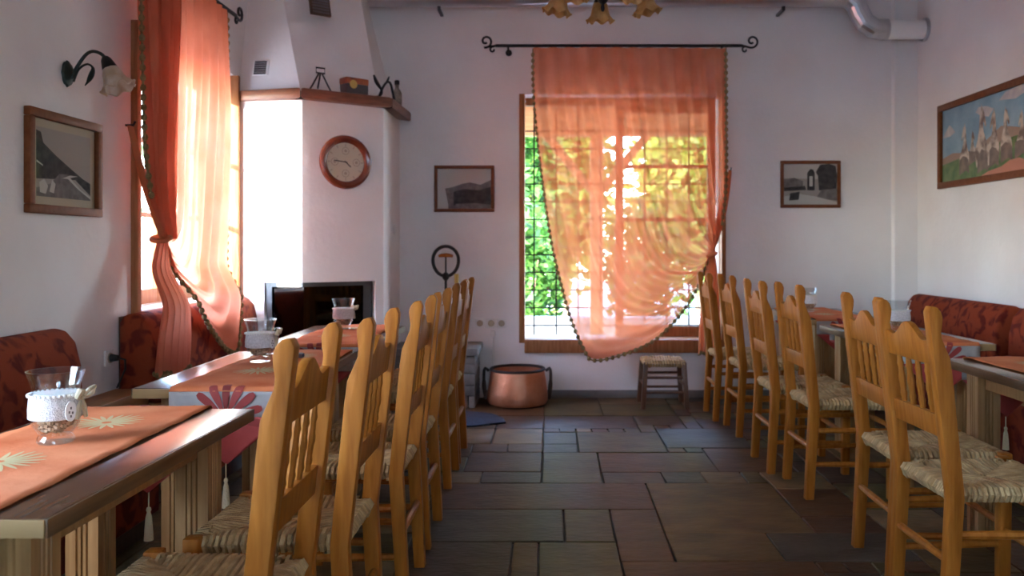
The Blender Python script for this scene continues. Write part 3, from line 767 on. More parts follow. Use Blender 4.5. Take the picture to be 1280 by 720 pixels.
# ------------------------------------------------------------------ curtains
def curtain(name, label, F, free, tied, tail, m, hook, npleat=15, nu=150, nv=70, amp=.030, seed=1, gather=None):
    """free / tied: the two side edges as (along, z) points from the rod to the tie; F(along, out, z) -> world"""
    o = thing(name, label, 'curtain')
    rc = random.Random(seed)
    C0 = catmull([(a, z, 0) for a, z in free], nv); C1 = catmull([(a, z, 0) for a, z in tied], nv)
    ph = [rc.uniform(-.5, .5) for _ in range(40)]; aw = [rc.uniform(.55, 1.35) for _ in range(40)]
    sm = [c.copy() for c in C0]
    for _ in range(60):
        sm = [sm[0]] + [(sm[i - 1] + sm[i] * 2 + sm[i + 1]) / 4 for i in range(1, nv - 1)] + [sm[-1]]
    tie = C1[-1]; pts = []
    for i in range(nu):
        u = i / (nu - 1); k = min(u * 5, 1)
        for j in range(nv):
            t = j / (nv - 1)
            c0 = C0[j].lerp(sm[j], k); p = c0.lerp(C1[j], u ** (1 - .25 * t))
            q = u * npleat; iq = int(q); am = aw[iq] * (1 - (q - iq)) + aw[iq + 1] * (q - iq)
            env = (.35 + .65 * min(t * 5, 1)) * (1 - .62 * t ** 3) * (1 if .01 < u else .4)
            out = .085 + amp * am * env * math.sin(2 * PI * (q + .35 * ph[iq] * t)) + .012 * math.sin(5 * u + 6 * t)
            pinch = (t ** 9); out = out * (1 - pinch) + (.095 + .02 * math.sin(2 * PI * q * .5)) * pinch
            p = p + Vector(((u - .5) * .03 * pinch, 0, 0))
            pts.append(F(p.x, out, p.y))
    MB().grid(pts, nu, nv).build('panel', m, o, smooth=180)
    if gather:      # the bunched near edge, several layers of cloth deep
        g0, g1 = gather; gp = []; n1, n2 = 90, 50
        for i in range(n1):
            u = i / (n1 - 1)
            for j in range(n2):
                t = j / (n2 - 1); c = C1[min(int(t * (nv - 1)), nv - 1)]
                wd = (g1 - g0) * (1 - .62 * t ** 2.2)
                gp.append(F(c.x + .02 + u * wd, .10 + .045 * (1 - .5 * t ** 3) * math.sin(u * 2 * PI * 5 + .5 * math.sin(3 * t)) + .01 * math.sin(u * 17 + t * 4), c.y))
        MB().grid(gp, n1, n2).build('gathered_edge', m, o, smooth=180)
    # tail below the tie
    T0, T1, zt, zb = tail; pp = []; n1, n2 = 50, 24
    for i in range(n1):
        u = i / (n1 - 1)
        for j in range(n2):
            t = j / (n2 - 1); wd = .055 + (abs(T1 - T0) - .055) * min(1, t * 1.3) ** .7
            c = tie.x + ((T0 + T1) / 2 - tie.x) * t
            pp.append(F(c + (u - .5) * wd, .09 + .03 * (.5 + .5 * t) * math.sin(u * 2 * PI * 5.5 + .6 * t) + .02 * math.sin(u * PI), zt + (zb + .02 * math.sin(u * 9) - zt) * t))
    MB().grid(pp, n1, n2).build('tail', m if m == 'curtain_left' else 'curtain_tail', o, smooth=180)
    # pompom fringe on both side edges and the tail
    g = MB()
    def beads(line, step=.046, r=.0165, dz=0):
        d = 0
        for k in range(1, len(line)):
            a, b = Vector(line[k - 1]), Vector(line[k]); d += (b - a).length
            if d > step: g.ball(b + Vector((0, 0, dz)), r, 6, 4, 1.15); d = 0
        g.tube(line[::2] + [line[-1]], .006, 5)
    e0 = [Vector(F(p.x + .0, .085, p.y)) for p in catmull([(a, z, 0) for a, z in free], 400)]
    beads([v - Vector((0, 0, .008)) for v in e0])
    e1 = [Vector(F(p.x, .085, p.y)) for p in catmull([(a, z, 0) for a, z in tied], 300)][:255]
    beads(e1)
    beads([Vector(pp[i * n2 + n2 - 1]) - Vector((0, 0, .008)) for i in range(n1)], .02, .012)
    tag(g.build('pompom_fringe', 'fringe', o), None, kind='stuff')
    # tie-back sash and its hook
    hk = Vector(F(hook[0], .02, hook[1])); te = Vector(F(tie.x, .10, tie.y)); md = (hk + te) / 2 - Vector((0, 0, .03))
    line = catmull([hk, md, te], 16); m2 = MB(); pr = []
    dirv = (te - hk).normalized(); outv = Vector(F(0, 1, 0)) - Vector(F(0, 0, 0)); side_ = dirv.cross(outv).normalized()
    for k, p in enumerate(line):
        wd = .012 + .022 * math.sin(PI * min(k / 15 * 1.0, 1))
        for q in range(7):
            sft = -1 + 2 * q / 6
            pr.append(p + side_ * wd * sft + outv * (.012 * math.cos(sft * 4.5)))
    m2.grid(pr, 16, 7); sb = m2.build('tie_back', 'curtain_tail', o); sb.modifiers.new('thickness', 'SOLIDIFY').thickness = .003
    ring = [te + outv * (.045 * math.cos(a)) * 1.0 + Vector(F(1, 0, 0)) * 0 + (Vector(F(1, 0, 0)) - Vector(F(0, 0, 0))) * (.035 * math.sin(a)) - outv * .012 + Vector((0, 0, .012 * math.sin(a))) for a in [2 * PI * k / 18 for k in range(18)]]
    MB().tube(ring, .014, 6, closed=True).build('tie_loop', 'curtain_tail', o)
    hkm = MB().tube([F(hook[0], -.004, hook[1]), F(hook[0], .035, hook[1]), F(hook[0], .045, hook[1] + .02)], .006, 6); hkm.build('hook', 'iron', o)
    return o
k_ = .006173
def bp(px, py): return ((px - 688) * k_, 1.2 + (308 - py) * k_)
FB_ = lambda a, d, z: (a, YB - .105 - d, z)
curtain('sheer_curtain', 'sheer salmon orange curtain swept right across the back window', FB_,
        [bp(666, 60), bp(668, 130), bp(679, 230), bp(691, 310), bp(711, 390), bp(730, 436), bp(742, 449), bp(775, 443), bp(815, 426), bp(845, 398), bp(868, 365), bp(886, 322)],
        [bp(907, 60), bp(907.5, 150), bp(907, 235), bp(900, 290), bp(889, 318)],
        (bp(872, 0)[0], bp(900, 0)[0], bp(0, 320)[1], bp(0, 442)[1]), 'curtain_sheer', bp(915, 212), npleat=12, seed=4, amp=.042)
def FL_(a, d, z):
    q = max(0, min(1, (1.12 - z) / .25)); return (XL + .055 + d + .10 * q * q * (3 - 2 * q), a, z)   # pushed out over the bench back
curtain('orange_curtain', 'orange curtain tied to the near side of the left window', FL_,
        [(5.16, 2.66), (5.175, 1.9), (5.15, 1.2), (5.11, .68), (5.06, .565), (4.90, .60), (4.749, .69), (4.58, .82), (4.47, .97), (4.36, 1.15), (4.30, 1.235)],
        [(4.07, 2.66), (4.09, 2.1), (4.12, 1.7), (4.2, 1.4), (4.275, 1.24)],
        (4.0, 4.33, 1.24, .57), 'curtain_left', (4.10, 1.797), npleat=11, seed=9, gather=(4.07, 4.40))
def rod(name, label, P, a0, a1, z, ends):
    o = thing(name, label, 'curtain rod')
    MB().tube([P(a0, .10, z), P((a0 + a1) / 2, .10, z), P(a1, .10, z)], .0125, 10).build('bar', 'iron', o)
    for s, a in ((-1, a0), (1, a1)):
        if s not in ends: continue
        big = [P(a + s * (.075 + q[0]), .10, z + .035 + q[2]) for q in spiral((0, 0, 0), .052, .012, R(-105) if s > 0 else R(-75), 1.15, 24, 'xz', s)]
        sml = [P(a + s * (.02 + q[0] * .6), .10, z - .032 + q[2] * .6) for q in spiral((0, 0, 0), .045, .012, R(60) if s > 0 else R(120), .9, 16, 'xz', s)]
        MB().tube([P(a, .10, z)] + big, .0085, 6).tube(sml, .0075, 6).build('scroll_finial', 'iron', o)
    for a in (a0 + .10, a1 - .16):
        MB().tube([P(a, -.002, z - .035), P(a, .05, z - .035), P(a, .10, z - .012)], .008, 6).tube([P(a, -.002, z - .035), P(a, .012, z - .035)], .026, 12).build('bracket', 'iron', o)
    n = int((a1 - a0) / .09); g = MB()
    return o
FBr = lambda a, d, z: (a, YB - d, z); FLr = lambda a, d, z: (XL + d, a, z)
rod('wrought_iron_curtain_rod', 'black wrought iron curtain rod with scroll ends above the back window', FBr, -.43, 1.50, 2.768, (-1, 1))
rod('wrought_iron_curtain_rod', 'black iron curtain rod on the left wall beside the fireplace', FLr, 3.90, 5.40, 2.70, (-1, 1))

# ------------------------------------------------------------------ framed pictures
def picture(name, label, loc, rz, w_, h_, fw, layers, mount=0, fd=.022):
    o = thing(name, label, 'picture', loc, rz)
    for (a, b, c, d) in ((-w_ / 2, w_ / 2, h_ / 2 - fw, h_ / 2), (-w_ / 2, w_ / 2, -h_ / 2, -h_ / 2 + fw), (-w_ / 2, -w_ / 2 + fw, -h_ / 2 + fw, h_ / 2 - fw), (w_ / 2 - fw, w_ / 2, -h_ / 2 + fw, h_ / 2 - fw)):
        MB().box(a, b, -fd, -.001, c, d).build('frame_side', 'frame_wood', o, bevel=.005)
    iw, ih = w_ - 2 * fw, h_ - 2 * fw
    MB().box(-iw / 2, iw / 2, -.008, -.003, -ih / 2, ih / 2).build('mount' if mount else 'print', 'mount' if mount else layers[0][0], o)
    iw -= 2 * mount; ih -= 2 * mount; y = -.0084
    p = o
    for k, (mn, poly) in enumerate(layers):
        if k == 0 and not mount: continue
        q = MB().add([(-iw / 2 + u * iw, y, -ih / 2 + v * ih) for u, v in poly], [tuple(range(len(poly)))]).build('print' if k == 0 else 'print_shape', mn, o); y -= .0003
    MB().add([(-w_ / 2 + fw, -.0165, -h_ / 2 + fw), (w_ / 2 - fw, -.0165, -h_ / 2 + fw), (w_ / 2 - fw, -.0165, h_ / 2 - fw), (-w_ / 2 + fw, -.0165, h_ / 2 - fw)], [(0, 1, 2, 3)]).build('glazing', 'picture_glass', o)
    return o
full = [(0, 0), (1, 0), (1, 1), (0, 1)]
road = [('photo_sky', full), ('photo_dark', [(0, .25), (0, .95), (.08, .93), (.12, .78), (.35, .62), (.6, .47), (.85, .33), (1, .27), (1, .08), (.7, .30), (.4, .28)]),
        ('photo_mid', [(.0, 0), (.0, .12), (.25, .2), (.40, .36), (.55, .37), (.75, .2), (1, .04), (1, 0)]), ('photo_light', [(.46, .30), (.60, .36), (.75, .36), (.6, .32), (.8, .16), (1, .06), (1, .02), (.72, .18), (.56, .3)]),
        ('photo_light', [(.06, .06), (.16, .04), (.2, .16), (.13, .26), (.05, .2)]), ('photo_light', [(.22, .08), (.30, .06), (.33, .2), (.27, .26)]), ('photo_light', [(.0, .52), (.11, .46), (.11, .44), (0, .49)])]
picture('framed_photograph', 'framed old photograph of a mountain road on the left wall', (XL, (3.382 + 3.937) / 2, 1.556), R(90), .553, .437, .038, road, .035, .03)
hills = [('photo_light', full), ('photo_mid', [(0, .0), (0, .55), (.06, .6), (.12, .5), (.3, .55), (.45, .62), (.6, .66), (.8, .6), (1, .72), (1, 0)]), ('photo_dark', [(.3, .05), (.3, .42), (.5, .5), (.75, .46), (1, .55), (1, .1)]),
         ('photo_light', [(.0, 0), (.0, .9), (.05, .92), (.14, .5), (.2, .1), (.2, 0)]), ('photo_mid', [(.25, 0), (.35, .12), (.7, .14), (1, .1), (1, 0)])]
picture('framed_photograph', 'small framed landscape photograph between fireplace and back window', (-.682, YB, 1.657), 0, .476, .368, .026, hills)
town = [('photo_sky', full), ('photo_light', [(0, .65), (1, .62), (1, 1), (0, 1)]), ('photo_mid', [(0, .4), (0, .62), (.2, .66), (.36, .58), (.36, .4)]), ('photo_dark', [(0, .33), (0, .42), (.4, .46), (.42, .36)]), ('photo_dark', [(.44, .35), (.44, .78), (.5, .88), (.55, .86), (.58, .78), (.58, .35)]), ('photo_light', [(.48, .45), (.48, .7), (.54, .7), (.54, .45)]),
        ('photo_dark', [(.66, .35), (.64, .7), (.6, .8), (.68, .98), (.85, 1), (.97, .95), (1, .7), (.98, .35)]), ('photo_mid', [(.6, .15), (.7, .36), (1, .4), (1, .1)]), ('photo_light', [(0, 0), (.0, .2), (.3, .26), (.6, .2), (1, .06), (1, 0)]), ('photo_dark', [(.1, .1), (.28, .12), (.3, .32), (.12, .28)])]
picture('framed_photograph', 'small framed black-and-white town photograph right of the curtain', (2.06, YB, 1.692), 0, .476, .374, .026, town)
def horse(cx, b, s, fl=1):
    P = [(-.07, 0), (-.085, .15), (-.08, .30), (-.055, .42), (-.04, .55), (-.035, .70), (-.028, .82), (-.018, .88), (-.012, .93), (-.004, .87), (.012, .84), (.026, .74), (.040, .64), (.042, .59), (.030, .575), (.016, .64), (.006, .66), (.012, .52), (.035, .40), (.065, .30), (.08, .18), (.075, 0)]
    return [(cx + fl * x * s, b + z * s) for x, z in (P if fl > 0 else P[::-1])]
horses = [('paint_sky', full), ('paint_cloud', [(.0, .62), (.04, .7), (.08, .78), (.11, .74), (.15, .66), (.09, .62)]), ('paint_cloud', [(.37, .84), (.40, .90), (.48, .88), (.55, .82), (.5, .74), (.42, .78)]), ('paint_cloud', [(.6, .9), (.66, .98), (.8, 1), (.9, .94), (.75, .86)]),
          ('paint_hill', [(0, .25), (0, .33), (.12, .38), (.3, .34), (.45, .42), (.62, .58), (.8, .5), (1, .6), (1, .2)]), ('paint_grass', [(0, 0), (0, .24), (.25, .30), (.5, .36), (.75, .42), (1, .40), (1, 0)]),
          ('paint_flower', [(.42, 0), (.5, .05), (.62, .08), (.7, .14), (.78, .15), (.85, .1), (.9, 0)])]
for cx, b, hv, fl in ((.345, .24, .62, 1), (.25, .14, .74, -1), (.67, .20, .80, 1), (.548, .16, .82, -1), (.446, .12, .92, 1), (.80, .22, .7, -1)):
    hs_ = (hv - b) / .92
    horses.append(('paint_horse', horse(cx, b, hs_, fl)))
    horses.append(('paint_hoof', [(cx - .052, b - .08), (cx - .05, b + .12), (cx - .01, b + .26 * hs_), (cx + .03, b + .22 * hs_), (cx + .05, b + .1), (cx + .055, b - .07), (cx + .02, b - .03)]))
picture('framed_painting', 'long framed painting of pale horses on green grass', (XR, 6.18 - .69, 1.932), R(-90), 1.38, .615, .046, horses, 0, .03)

# ------------------------------------------------------------------ duct, wall lamp, chandelier
du = thing('metal_air_duct', 'shiny metal air duct along the top of the back wall', 'duct')
YD, ZD, RD = YB - .17, 3.13, .078
MB().tube([(-1.40, YD, ZD), (0, YD, ZD), (2.22, YD, ZD)], RD, 20).build('straight_pipe', 'steel', du)
for x in (-.9, -.1, .7, 1.5): MB().tube([(x - .012, YD, ZD), (x + .012, YD, ZD)], RD + .003, 20).build('joint_band', 'steel', du)
el = [(2.20, YD, ZD), (2.30, YD, ZD - .01), (2.36, YD, ZD - .06), (2.39, YD, ZD - .13), (2.43, YD, ZD - .20), (2.50, YD, ZD - .245), (2.58, YD, ZD - .255)]
MB().tube(el, RD, 20).build('elbow', 'steel', du, smooth=15)
MB().tube([(2.56, YD, ZD - .255), (2.72, YD, ZD - .255), (XR - .001, YD, ZD - .255)], RD * .94, 20).build('wall_stub', 'reveal_white', du)
MB().tube([(2.57, YD, ZD - .255), (2.60, YD, ZD - .255)], RD + .004, 20).build('joint_band', 'steel', du)
MB().tube([(XR - .02, YD, ZD - .255), (XR - .001, YD, ZD - .255)], RD + .012, 20).build('wall_ring', 'steel', du)
for x in (-.86, 1.80):
    MB().box(x - .012, x + .012, YD - .01, YB, ZD - RD - .03, ZD - RD - .012).box(x - .012, x + .012, YD - .012, YD + .012, ZD - RD - .03, ZD - RD + .01).build('hanger', 'fire_metal', du)
MB().tube([(-1.36, YB - .30, 3.075), (2.2, YB - .30, 3.075)], .010, 8).build('conduit', 'white_plastic', du)

def tulip(par, loc, m, sc=1, tilt=None, nm='glass_shade'):
    prof = [(.016, 0), (.026, -.012), (.036, -.034), (.041, -.06), (.046, -.08), (.060, -.102), (.066, -.108)]
    mb = MB(); seg = 56
    for i, (r_, z) in enumerate(prof):
        f = (i / (len(prof) - 1)) ** 3
        for k in range(seg):
            t = 2 * PI * k / seg; q = 1 + .11 * f * math.cos(7 * t) + .03 * f * math.sin(17 * t); mb.v.append((r_ * q * math.cos(t) * sc, r_ * q * math.sin(t) * sc, (z + .010 * f * math.cos(7 * t)) * sc))
    for i in range(len(prof) - 1):
        for k in range(seg): mb.f.append((i * seg + k, i * seg + (k + 1) % seg, (i + 1) * seg + (k + 1) % seg, (i + 1) * seg + k))
    s = mb.build(nm, m, par); s.location = loc
    if tilt: s.rotation_euler = tilt
    s.modifiers.new('thickness', 'SOLIDIFY').thickness = .003
    MB().lathe([(.001, .034 * sc), (.012 * sc, .032 * sc), (.020 * sc, .02 * sc), (.027 * sc, -.006 * sc), (.030 * sc, -.02 * sc), (.026 * sc, -.018 * sc), (.001, 0)], 16).build('holder', 'iron', s)
    return s
ch = thing('chandelier', 'black iron chandelier with amber flower glass shades', 'chandelier', (.236, 3.75, .032))
MB().lathe([(.001, 2.225), (.007, 2.23), (.009, 2.245), (.006, 2.258), (.020, 2.27), (.036, 2.30), (.042, 2.35), (.040, 2.40), (.026, 2.45), (.014, 2.48), (.014, 2.56), (.03, 2.60), (.02, 2.66), (.012, 2.70), (.001, 2.70)], 18).build('centre_body', 'iron', ch)
MB().tube([(0, 0, 2.69), (0, 0, ZC - .07)], .006, 8).build('hanging_rod', 'iron', ch)
MB().lathe([(.001, ZC - .082), (.03, ZC - .077), (.055, ZC - .047), (.058, ZC - .033), (.001, ZC - .033)], 20).build('ceiling_rose', 'iron', ch)
for k in range(5):
    a = R(90 + 72 * k); ca, sa = math.cos(a), math.sin(a)
    arm = catmull([(0, 0, 2.40), (.05, 0, 2.36), (.11, 0, 2.40), (.155, 0, 2.44), (.19, 0, 2.42), (.198, 0, 2.365)], 22)
    ar = MB().tube([(p.x * ca, p.x * sa, p.z) for p in arm], .0065, 6).build('arm', 'iron', ch)
    tulip(ch, (.198 * ca, .198 * sa, 2.345), 'amber_glass', 1.0, (R(-12) * sa * -1, R(-12) * ca, 0))
wl = thing('wall_lamp', 'curved black wall lamp with frosted flower shade on left wall', 'wall lamp', (XL, 3.69, 1.965))
pl = MB().lathe([(.001, .022), (.02, .022), (.034, .014), (.045, .010), (.05, 0), (.001, 0)], 20, wob=lambda i, t: 1 + .06 * math.cos(8 * t)); pl.v = [(z + .0005, x * .85, y * 1.15) for x, y, z in pl.v]
pl.build('back_plate', 'iron_green', wl)
MB().tube(catmull([(.02, 0, -.02), (.045, .0, .03), (.085, .0, .085), (.12, 0, .10), (.155, .01, .085), (.173, .01, .05)], 24), .0075, 8).build('arm', 'iron_green', wl)
MB().tube(catmull([(.03, 0, -.035), (.05, .005, .02), (.085, .008, .045), (.11, .01, .03), (.105, .01, .0), (.09, .01, -.03), (.075, .01, -.05)], 24), [.005] * 14 + [.007, .009, .011, .012, .012, .011, .009, .006, .004, .002], 7).build('scroll_leaf', 'iron_green', wl)
tulip(wl, (.178, .01, .045), 'frost_glass', 1.1, (R(0), R(-24), 0))

# ------------------------------------------------------------------ things along the back wall
pot = thing('copper_cauldron', 'big copper cauldron with black rim and handles on the floor', 'cauldron', (-.25, 6.335, 0))
pot.scale = (.94, .94, .96)
MB().lathe([(.001, .004), (.20, .004), (.232, .012), (.246, .04), (.243, .10), (.228, .20), (.218, .262), (.216, .275), (.209, .275), (.211, .262), (.222, .18), (.236, .06), (.225, .022), (.001, .018)], 40).build('bowl', 'copper', pot)
MB().lathe([(.218, .268), (.225, .274), (.226, .284), (.220, .290), (.208, .288), (.206, .27)], 40).build('rim', 'copper_dark', pot)
for s in (-1, 1):
    MB().tube(catmull([(s * .232, -.03, .27), (s * .262, -.05, .29), (s * .268, -.06, .22), (s * .262, -.07, .12), (s * .255, -.06, .05)], 16), [.012] * 8 + [.016, .018, .018, .017, .016, .014, .012, .010], 8).build('handle', 'copper_dark', pot)
st = thing('low_stool', 'low dark wooden stool with woven seat under the back window', 'stool', (.845, 6.27, .0015))
for (x, y) in ((-.14, -.13), (.14, -.13), (.14, .13), (-.14, .13)):
    MB().loft([(x * 1.16 - .017, y * 1.1 - .017, 0), (x * 1.16 + .017, y * 1.1 - .017, 0), (x * 1.16 + .017, y * 1.1 + .017, 0), (x * 1.16 - .017, y * 1.1 + .017, 0)],
              [(x - .017, y - .017, .345), (x + .017, y - .017, .345), (x + .017, y + .017, .345), (x - .017, y + .017, .345)]).build('leg', 'stool_wood', st, bevel=.004)
for (a, b) in (((-.15, -.135, .12), (.15, -.135, .12)), ((-.15, .135, .12), (.15, .135, .12)), ((-.15, -.135, .17), (-.15, .135, .17)), ((.15, -.135, .17), (.15, .135, .17)), ((-.147, -.133, .23), (.147, -.133, .23)), ((-.147, .133, .23), (.147, .133, .23))):
    MB().tube([a, b], .010, 8).build('rung', 'stool_wood', st)
rush_mesh(.15, .14, .352, 15, 15, .0098, 0).build('woven_seat', 'rush', st)
mt = MB(); pr = [(-.52, 5.52), (-.30, 5.63), (-.33, 5.78), (-.42, 5.92), (-.62, 6.02), (-.95, 6.05), (-1.1, 5.9), (-1.05, 5.5)]
tag(MB().prism(pr, .002, .014).build('hearth_rug', 'rug', bevel=.004), 'dark navy rug on the floor before the hearth', 'rug')
ts = thing('fireside_tool_stand', 'black iron fireside stand with oval loop handle on the hearth bench', 'tool stand', (-.80, 6.36, .4455))
MB().lathe([(.001, 0), (.09, 0), (.092, .012), (.05, .02), (.02, .03), (.001, .03)], 20).build('base', 'iron', ts)
MB().tube([(0, 0, .02), (0, 0, .50)], .010, 8).build('stem', 'iron', ts)
ov = [(.098 * math.cos(a), 0, .65 + .105 * math.sin(a) - .018 * (abs(math.sin(a)) if math.sin(a) < 0 else 0)) for a in [2 * PI * k / 36 for k in range(36)]]
MB().tube(ov, .013, 8, closed=True).build('loop_handle', 'iron', ts)
MB().tube([(-.055, 0, .68), (-.03, 0, .685), (0, 0, .687), (.03, 0, .685), (.055, 0, .68)], [.01, .014, .016, .014, .01], 10).build('wooden_grip', 'chair_wood', ts)
MB().tube([(0, 0, .68), (0, 0, .55)], .007, 8).build('inner_stem', 'iron', ts)
MB().ball((0, 0, .525), .028, 10, 6, 1.2).build('collar', 'iron', ts)
MB().tube([(.085, -.02, .02), (.085, -.02, .42)], .007, 8).tube([(.085, -.02, .42), (.085, -.02, .46)], .012, 8).build('poker', 'iron', ts)
MB().tube([(.085, -.02, .46), (.085, -.02, .545)], [.016, .018], 10).build('poker_handle', 'tin_gold', ts)
# sockets and plug
def socket(label, P, a, z, sz=.075):
    o = thing('wall_socket', label, 'socket')
    m = MB().box(a - sz / 2, a + sz / 2, 0, .012, z - sz / 2, z + sz / 2); m.v = [P(x, y, zz) for x, y, zz in m.v]; m.build('cover_plate', 'white_plastic', o, bevel=.003)
    m = MB().lathe([(.001, .013), (.02, .013), (.022, .0165), (.025, .0165), (.026, .0125)], 16); m.v = [P(a + x, z_, z + y) for x, y, z_ in m.v]; m.build('socket_well', 'mount', o)
    return o
for k, px in enumerate((600, 614, 627)):
    socket(('left', 'middle', 'right')[k] + ' white wall socket of three by the copper cauldron', FBr, (px - 688) * .006345, 1.2 - 96 * .006345)
socket('white wall socket low on the left wall between the benches', FLr, 4.03, .66)
pg = thing('cable_plug', 'white plug and cable hanging below the three sockets', 'cable')
MB().box(-.475, -.437, YB - .035, YB - .001, .49, .535).build('plug_box', 'white_plastic', pg, bevel=.004)
MB().tube([(-.456, YB - .012, .49), (-.458, YB - .012, .35), (-.45, YB - .012, .2), (-.46, YB - .012, .07)], .005, 6).build('cord', 'white_plastic', pg)
bpg = thing('black_plug', 'black plug in the left wall socket', 'plug')
MB().tube([FLr(4.03, .017, .66), FLr(4.03, .05, .66)], [.02, .014], 10).tube([FLr(4.03, .05, .66), FLr(4.04, .08, .65), FLr(4.06, .07, .60), FLr(4.06, .03, .51)], .005, 6).build('plug_body', 'black', bpg)

# ------------------------------------------------------------------ things on the mantel
ZM = 2.2625
tv = thing('iron_trivet', 'wrought iron triangular trivet at the left on the mantel', 'trivet', (-1.575, 5.70, ZM), fa)
for s in (-1, 1): MB().tube([(s * .075, 0, .006), (s * .06, 0, .03), (s * .015, 0, .115), (s * .012, 0, .125)], .006, 6).build('side_leg', 'iron', tv)
MB().tube([(-.075, 0, .006), (.075, 0, .006)], .005, 6).build('foot_bar', 'iron', tv)
MB().tube([(-.03, 0, .125), (-.03, 0, .16), (.03, 0, .16), (.03, 0, .125)], .006, 6, closed=True).build('handle', 'iron', tv)
MB().tube([(0, .0, .125), (0, .07, .006)], .006, 6).build('rear_leg', 'iron', tv)
tn = thing('tin_box', 'orange and dark patterned tin box on the mantel', 'tin', (-1.385, 5.87, ZM), fa + R(8))
MB().box(-.085, .085, -.05, .05, 0, .075).build('body', 'tin_dark', tn, bevel=.004); MB().box(-.087, .087, -.052, .052, .075, .118).build('lid', 'tin_red', tn, bevel=.004)
MB().disc((-.035, -.0535, .07), .03, 16, 'y').build('emblem', 'tin_gold', tn)
an = thing('iron_figurine', 'black iron firedog with two prongs on the mantel', 'ornament', (-1.235, 6.0, ZM), R(30))
MB().tube(catmull([(-.06, 0, .006), (.0, 0, .02), (.02, 0, .06), (-.02, 0, .12), (-.04, 0, .17)], 14), [.009] * 8 + [.012, .014, .014, .013, .010, .006], 7).build('left_prong', 'iron', an)
MB().tube(catmull([(.0, 0, .02), (.03, 0, .09), (.06, 0, .13), (.085, 0, .12), (.10, 0, .06), (.115, 0, .006)], 14), .009, 7).build('bent_leg', 'iron', an)
MB().tube([(.06, 0, .13), (.075, 0, .17)], [.010, .005], 6).tube([(-.06, -.04, .006), (-.03, 0, .012), (-.05, .05, .006)], .008, 6).build('prong_tip', 'iron', an)
bt = thing('ornament_bottle', 'small speckled ceramic bottle at the right end of mantel', 'bottle', (-1.165, 6.32, ZM))
MB().lathe([(.001, 0), (.034, 0), (.037, .02), (.036, .10), (.024, .125), (.015, .135), (.014, .165), (.001, .165)], 18).build('body', 'bottle_cer', bt)
MB().lathe([(.001, .164), (.018, .164), (.019, .195), (.010, .2), (.001, .2)], 14).build('stopper', 'iron', bt)

# ------------------------------------------------------------------ outdoors: porch, ground, garden
nh = struct(MB().box(-10.8, 4, -13, -10, -.45, 5.6).build('wall_sun_block', 'white_wall'))  # unseen block, added to keep low sun off the two added windows
struct(MB().box(-30, 30, -30, 40, -.6, -.45).build('ground', 'ground'))
po = thing('porch', 'timber porch roof outside the back window', 'porch')
MB().box(-2.6, 4.0, YB + TH + .02, 9.6, 2.83, 2.88).build('roof_deck', 'porch_wood', po)
for k in range(8):
    x = -2.3 + k * .85; MB().box(x - .05, x + .05, YB + TH + .02, 9.295, 2.70, 2.83).build('rafter', 'porch_wood', po)
MB().box(-2.6, 4.0, 9.3, 9.42, 2.44, 2.83).build('front_beam', 'porch_wood', po)
for x in (-1.9, .52, 3.2):
    MB().box(x - .07, x + .07, 9.29, 9.43, -.45, 2.44).build('post', 'porch_wood', po)
    for s in (-1, 1):
        MB().loft([(x + s * .02, 9.32, 1.86), (x + s * .09, 9.32, 1.80), (x + s * .09, 9.40, 1.80), (x + s * .02, 9.40, 1.86)],
                  [(x + s * .50, 9.32, 2.44), (x + s * .62, 9.32, 2.44), (x + s * .62, 9.40, 2.44), (x + s * .50, 9.40, 2.44)]).build('brace', 'porch_wood', po)
tag(MB().box(-6, 7, 9.9, 10.15, -.45, .35).build('garden_wall', 'garden_stone', bevel=.01), 'low pale garden wall outside the back window', 'wall')
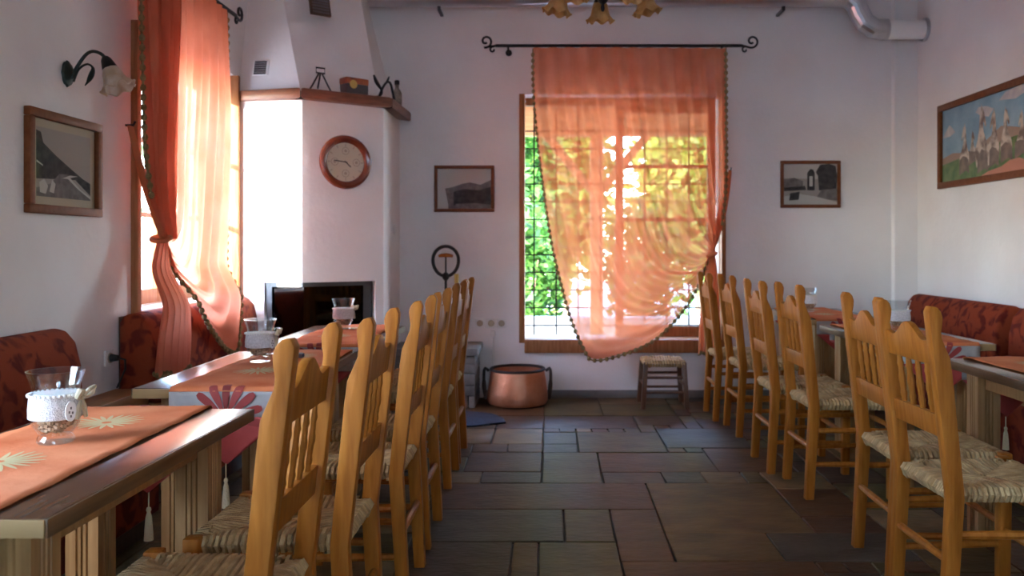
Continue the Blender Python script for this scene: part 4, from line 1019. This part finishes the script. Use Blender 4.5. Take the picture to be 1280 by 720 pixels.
def plant(name, label, cat, loc, rad, hgt, n, leafsize, m, trunk=.0, grp=None, seed=0):
    rg = random.Random(seed); o = thing(name, label, cat, loc, group=grp); mb = MB()
    for k in range(n):
        while True:
            p = Vector((rg.uniform(-1, 1), rg.uniform(-1, 1), rg.uniform(-1, 1)))
            if .25 < p.length < 1: break
        cl = .8 + .35 * math.sin(p.x * 7 + seed) * math.sin(p.z * 6 + p.y * 5)
        c = Vector((p.x * rad * cl, p.y * rad * cl, trunk + hgt / 2 + p.z * hgt / 2 * cl))
        d = Vector((rg.uniform(-1, 1), rg.uniform(-1, 1), rg.uniform(-.8, .5))).normalized(); e = d.cross(Vector((rg.uniform(-1, 1), rg.uniform(-1, 1), rg.uniform(-1, 1)))).normalized()
        L_ = leafsize * rg.uniform(.7, 1.3)
        mb.add([c - d * L_, c + e * L_ * .45, c + d * L_, c - e * L_ * .45], [(0, 1, 2, 3)])
    tag(mb.build('foliage', m, o), None, kind='stuff')
    tr = MB()
    tr.tube([(0, 0, 0), (.04, 0, trunk * .5 + .1), (0, .03, trunk + hgt * .45)], [.05 + rad * .04, .04 + rad * .03, .02], 8)
    for k in range(5):
        a = 2 * PI * k / 5; tr.tube([(0, 0, trunk + hgt * .1), (rad * .3 * math.cos(a), rad * .3 * math.sin(a), trunk + hgt * .35), (rad * .7 * math.cos(a), rad * .7 * math.sin(a), trunk + hgt * .6)], [.03, .02, .008], 6)
    tr.build('trunk', 'bark', o)
gl = 'garden plants behind the back window'
plant('garden_shrub', 'green garden shrub seen left of the sheer curtain', 'shrub', (-.30, 11.4, -.45), .64, 2.2, 1700, .085, 'leaf', .15, gl, 1)
plant('garden_shrub', 'rounded green shrub seen through the middle of the curtain', 'shrub', (1.25, 11.5, -.45), .66, 2.3, 1700, .085, 'leaf', .15, gl, 2)
plant('garden_shrub', 'yellow-green shrub seen through the right half of the curtain', 'shrub', (2.80, 11.4, -.45), .66, 2.5, 1700, .085, 'leaf_yellow', .15, gl, 3)
plant('garden_tree', 'leafy garden tree high behind the sheer curtain', 'tree', (-.9, 14.4, -.45), 1.45, 3.6, 3200, .13, 'leaf', 1.0, gl, 4)
plant('garden_tree', 'yellow-leaved garden tree behind the curtain beside the post', 'tree', (2.6, 14.6, -.45), 1.5, 3.6, 3200, .13, 'leaf_yellow', .9, gl, 5)
for k in range(4):  # garden backdrop, made extra tall to cut blue sky light on the floor
    plant('hedge_tree', ('far hedge tree behind the left part of the garden', 'far hedge tree behind the middle of the garden', 'far hedge tree behind the yellow tree', 'far hedge tree at the right end of the garden')[k], 'tree', (-2.6 + 2.9 * k, 18.2, -.45), 1.25, 6.6, 5200, .18, ('leaf', 'leaf_yellow', 'leaf', 'leaf_yellow')[k], .2, gl, 20 + k)
plant('courtyard_tree', 'green tree glimpsed outside the left window', 'tree', (-6.5, 9.6, -.45), 1.6, 3.4, 1800, .13, 'leaf', .9, None, 8)
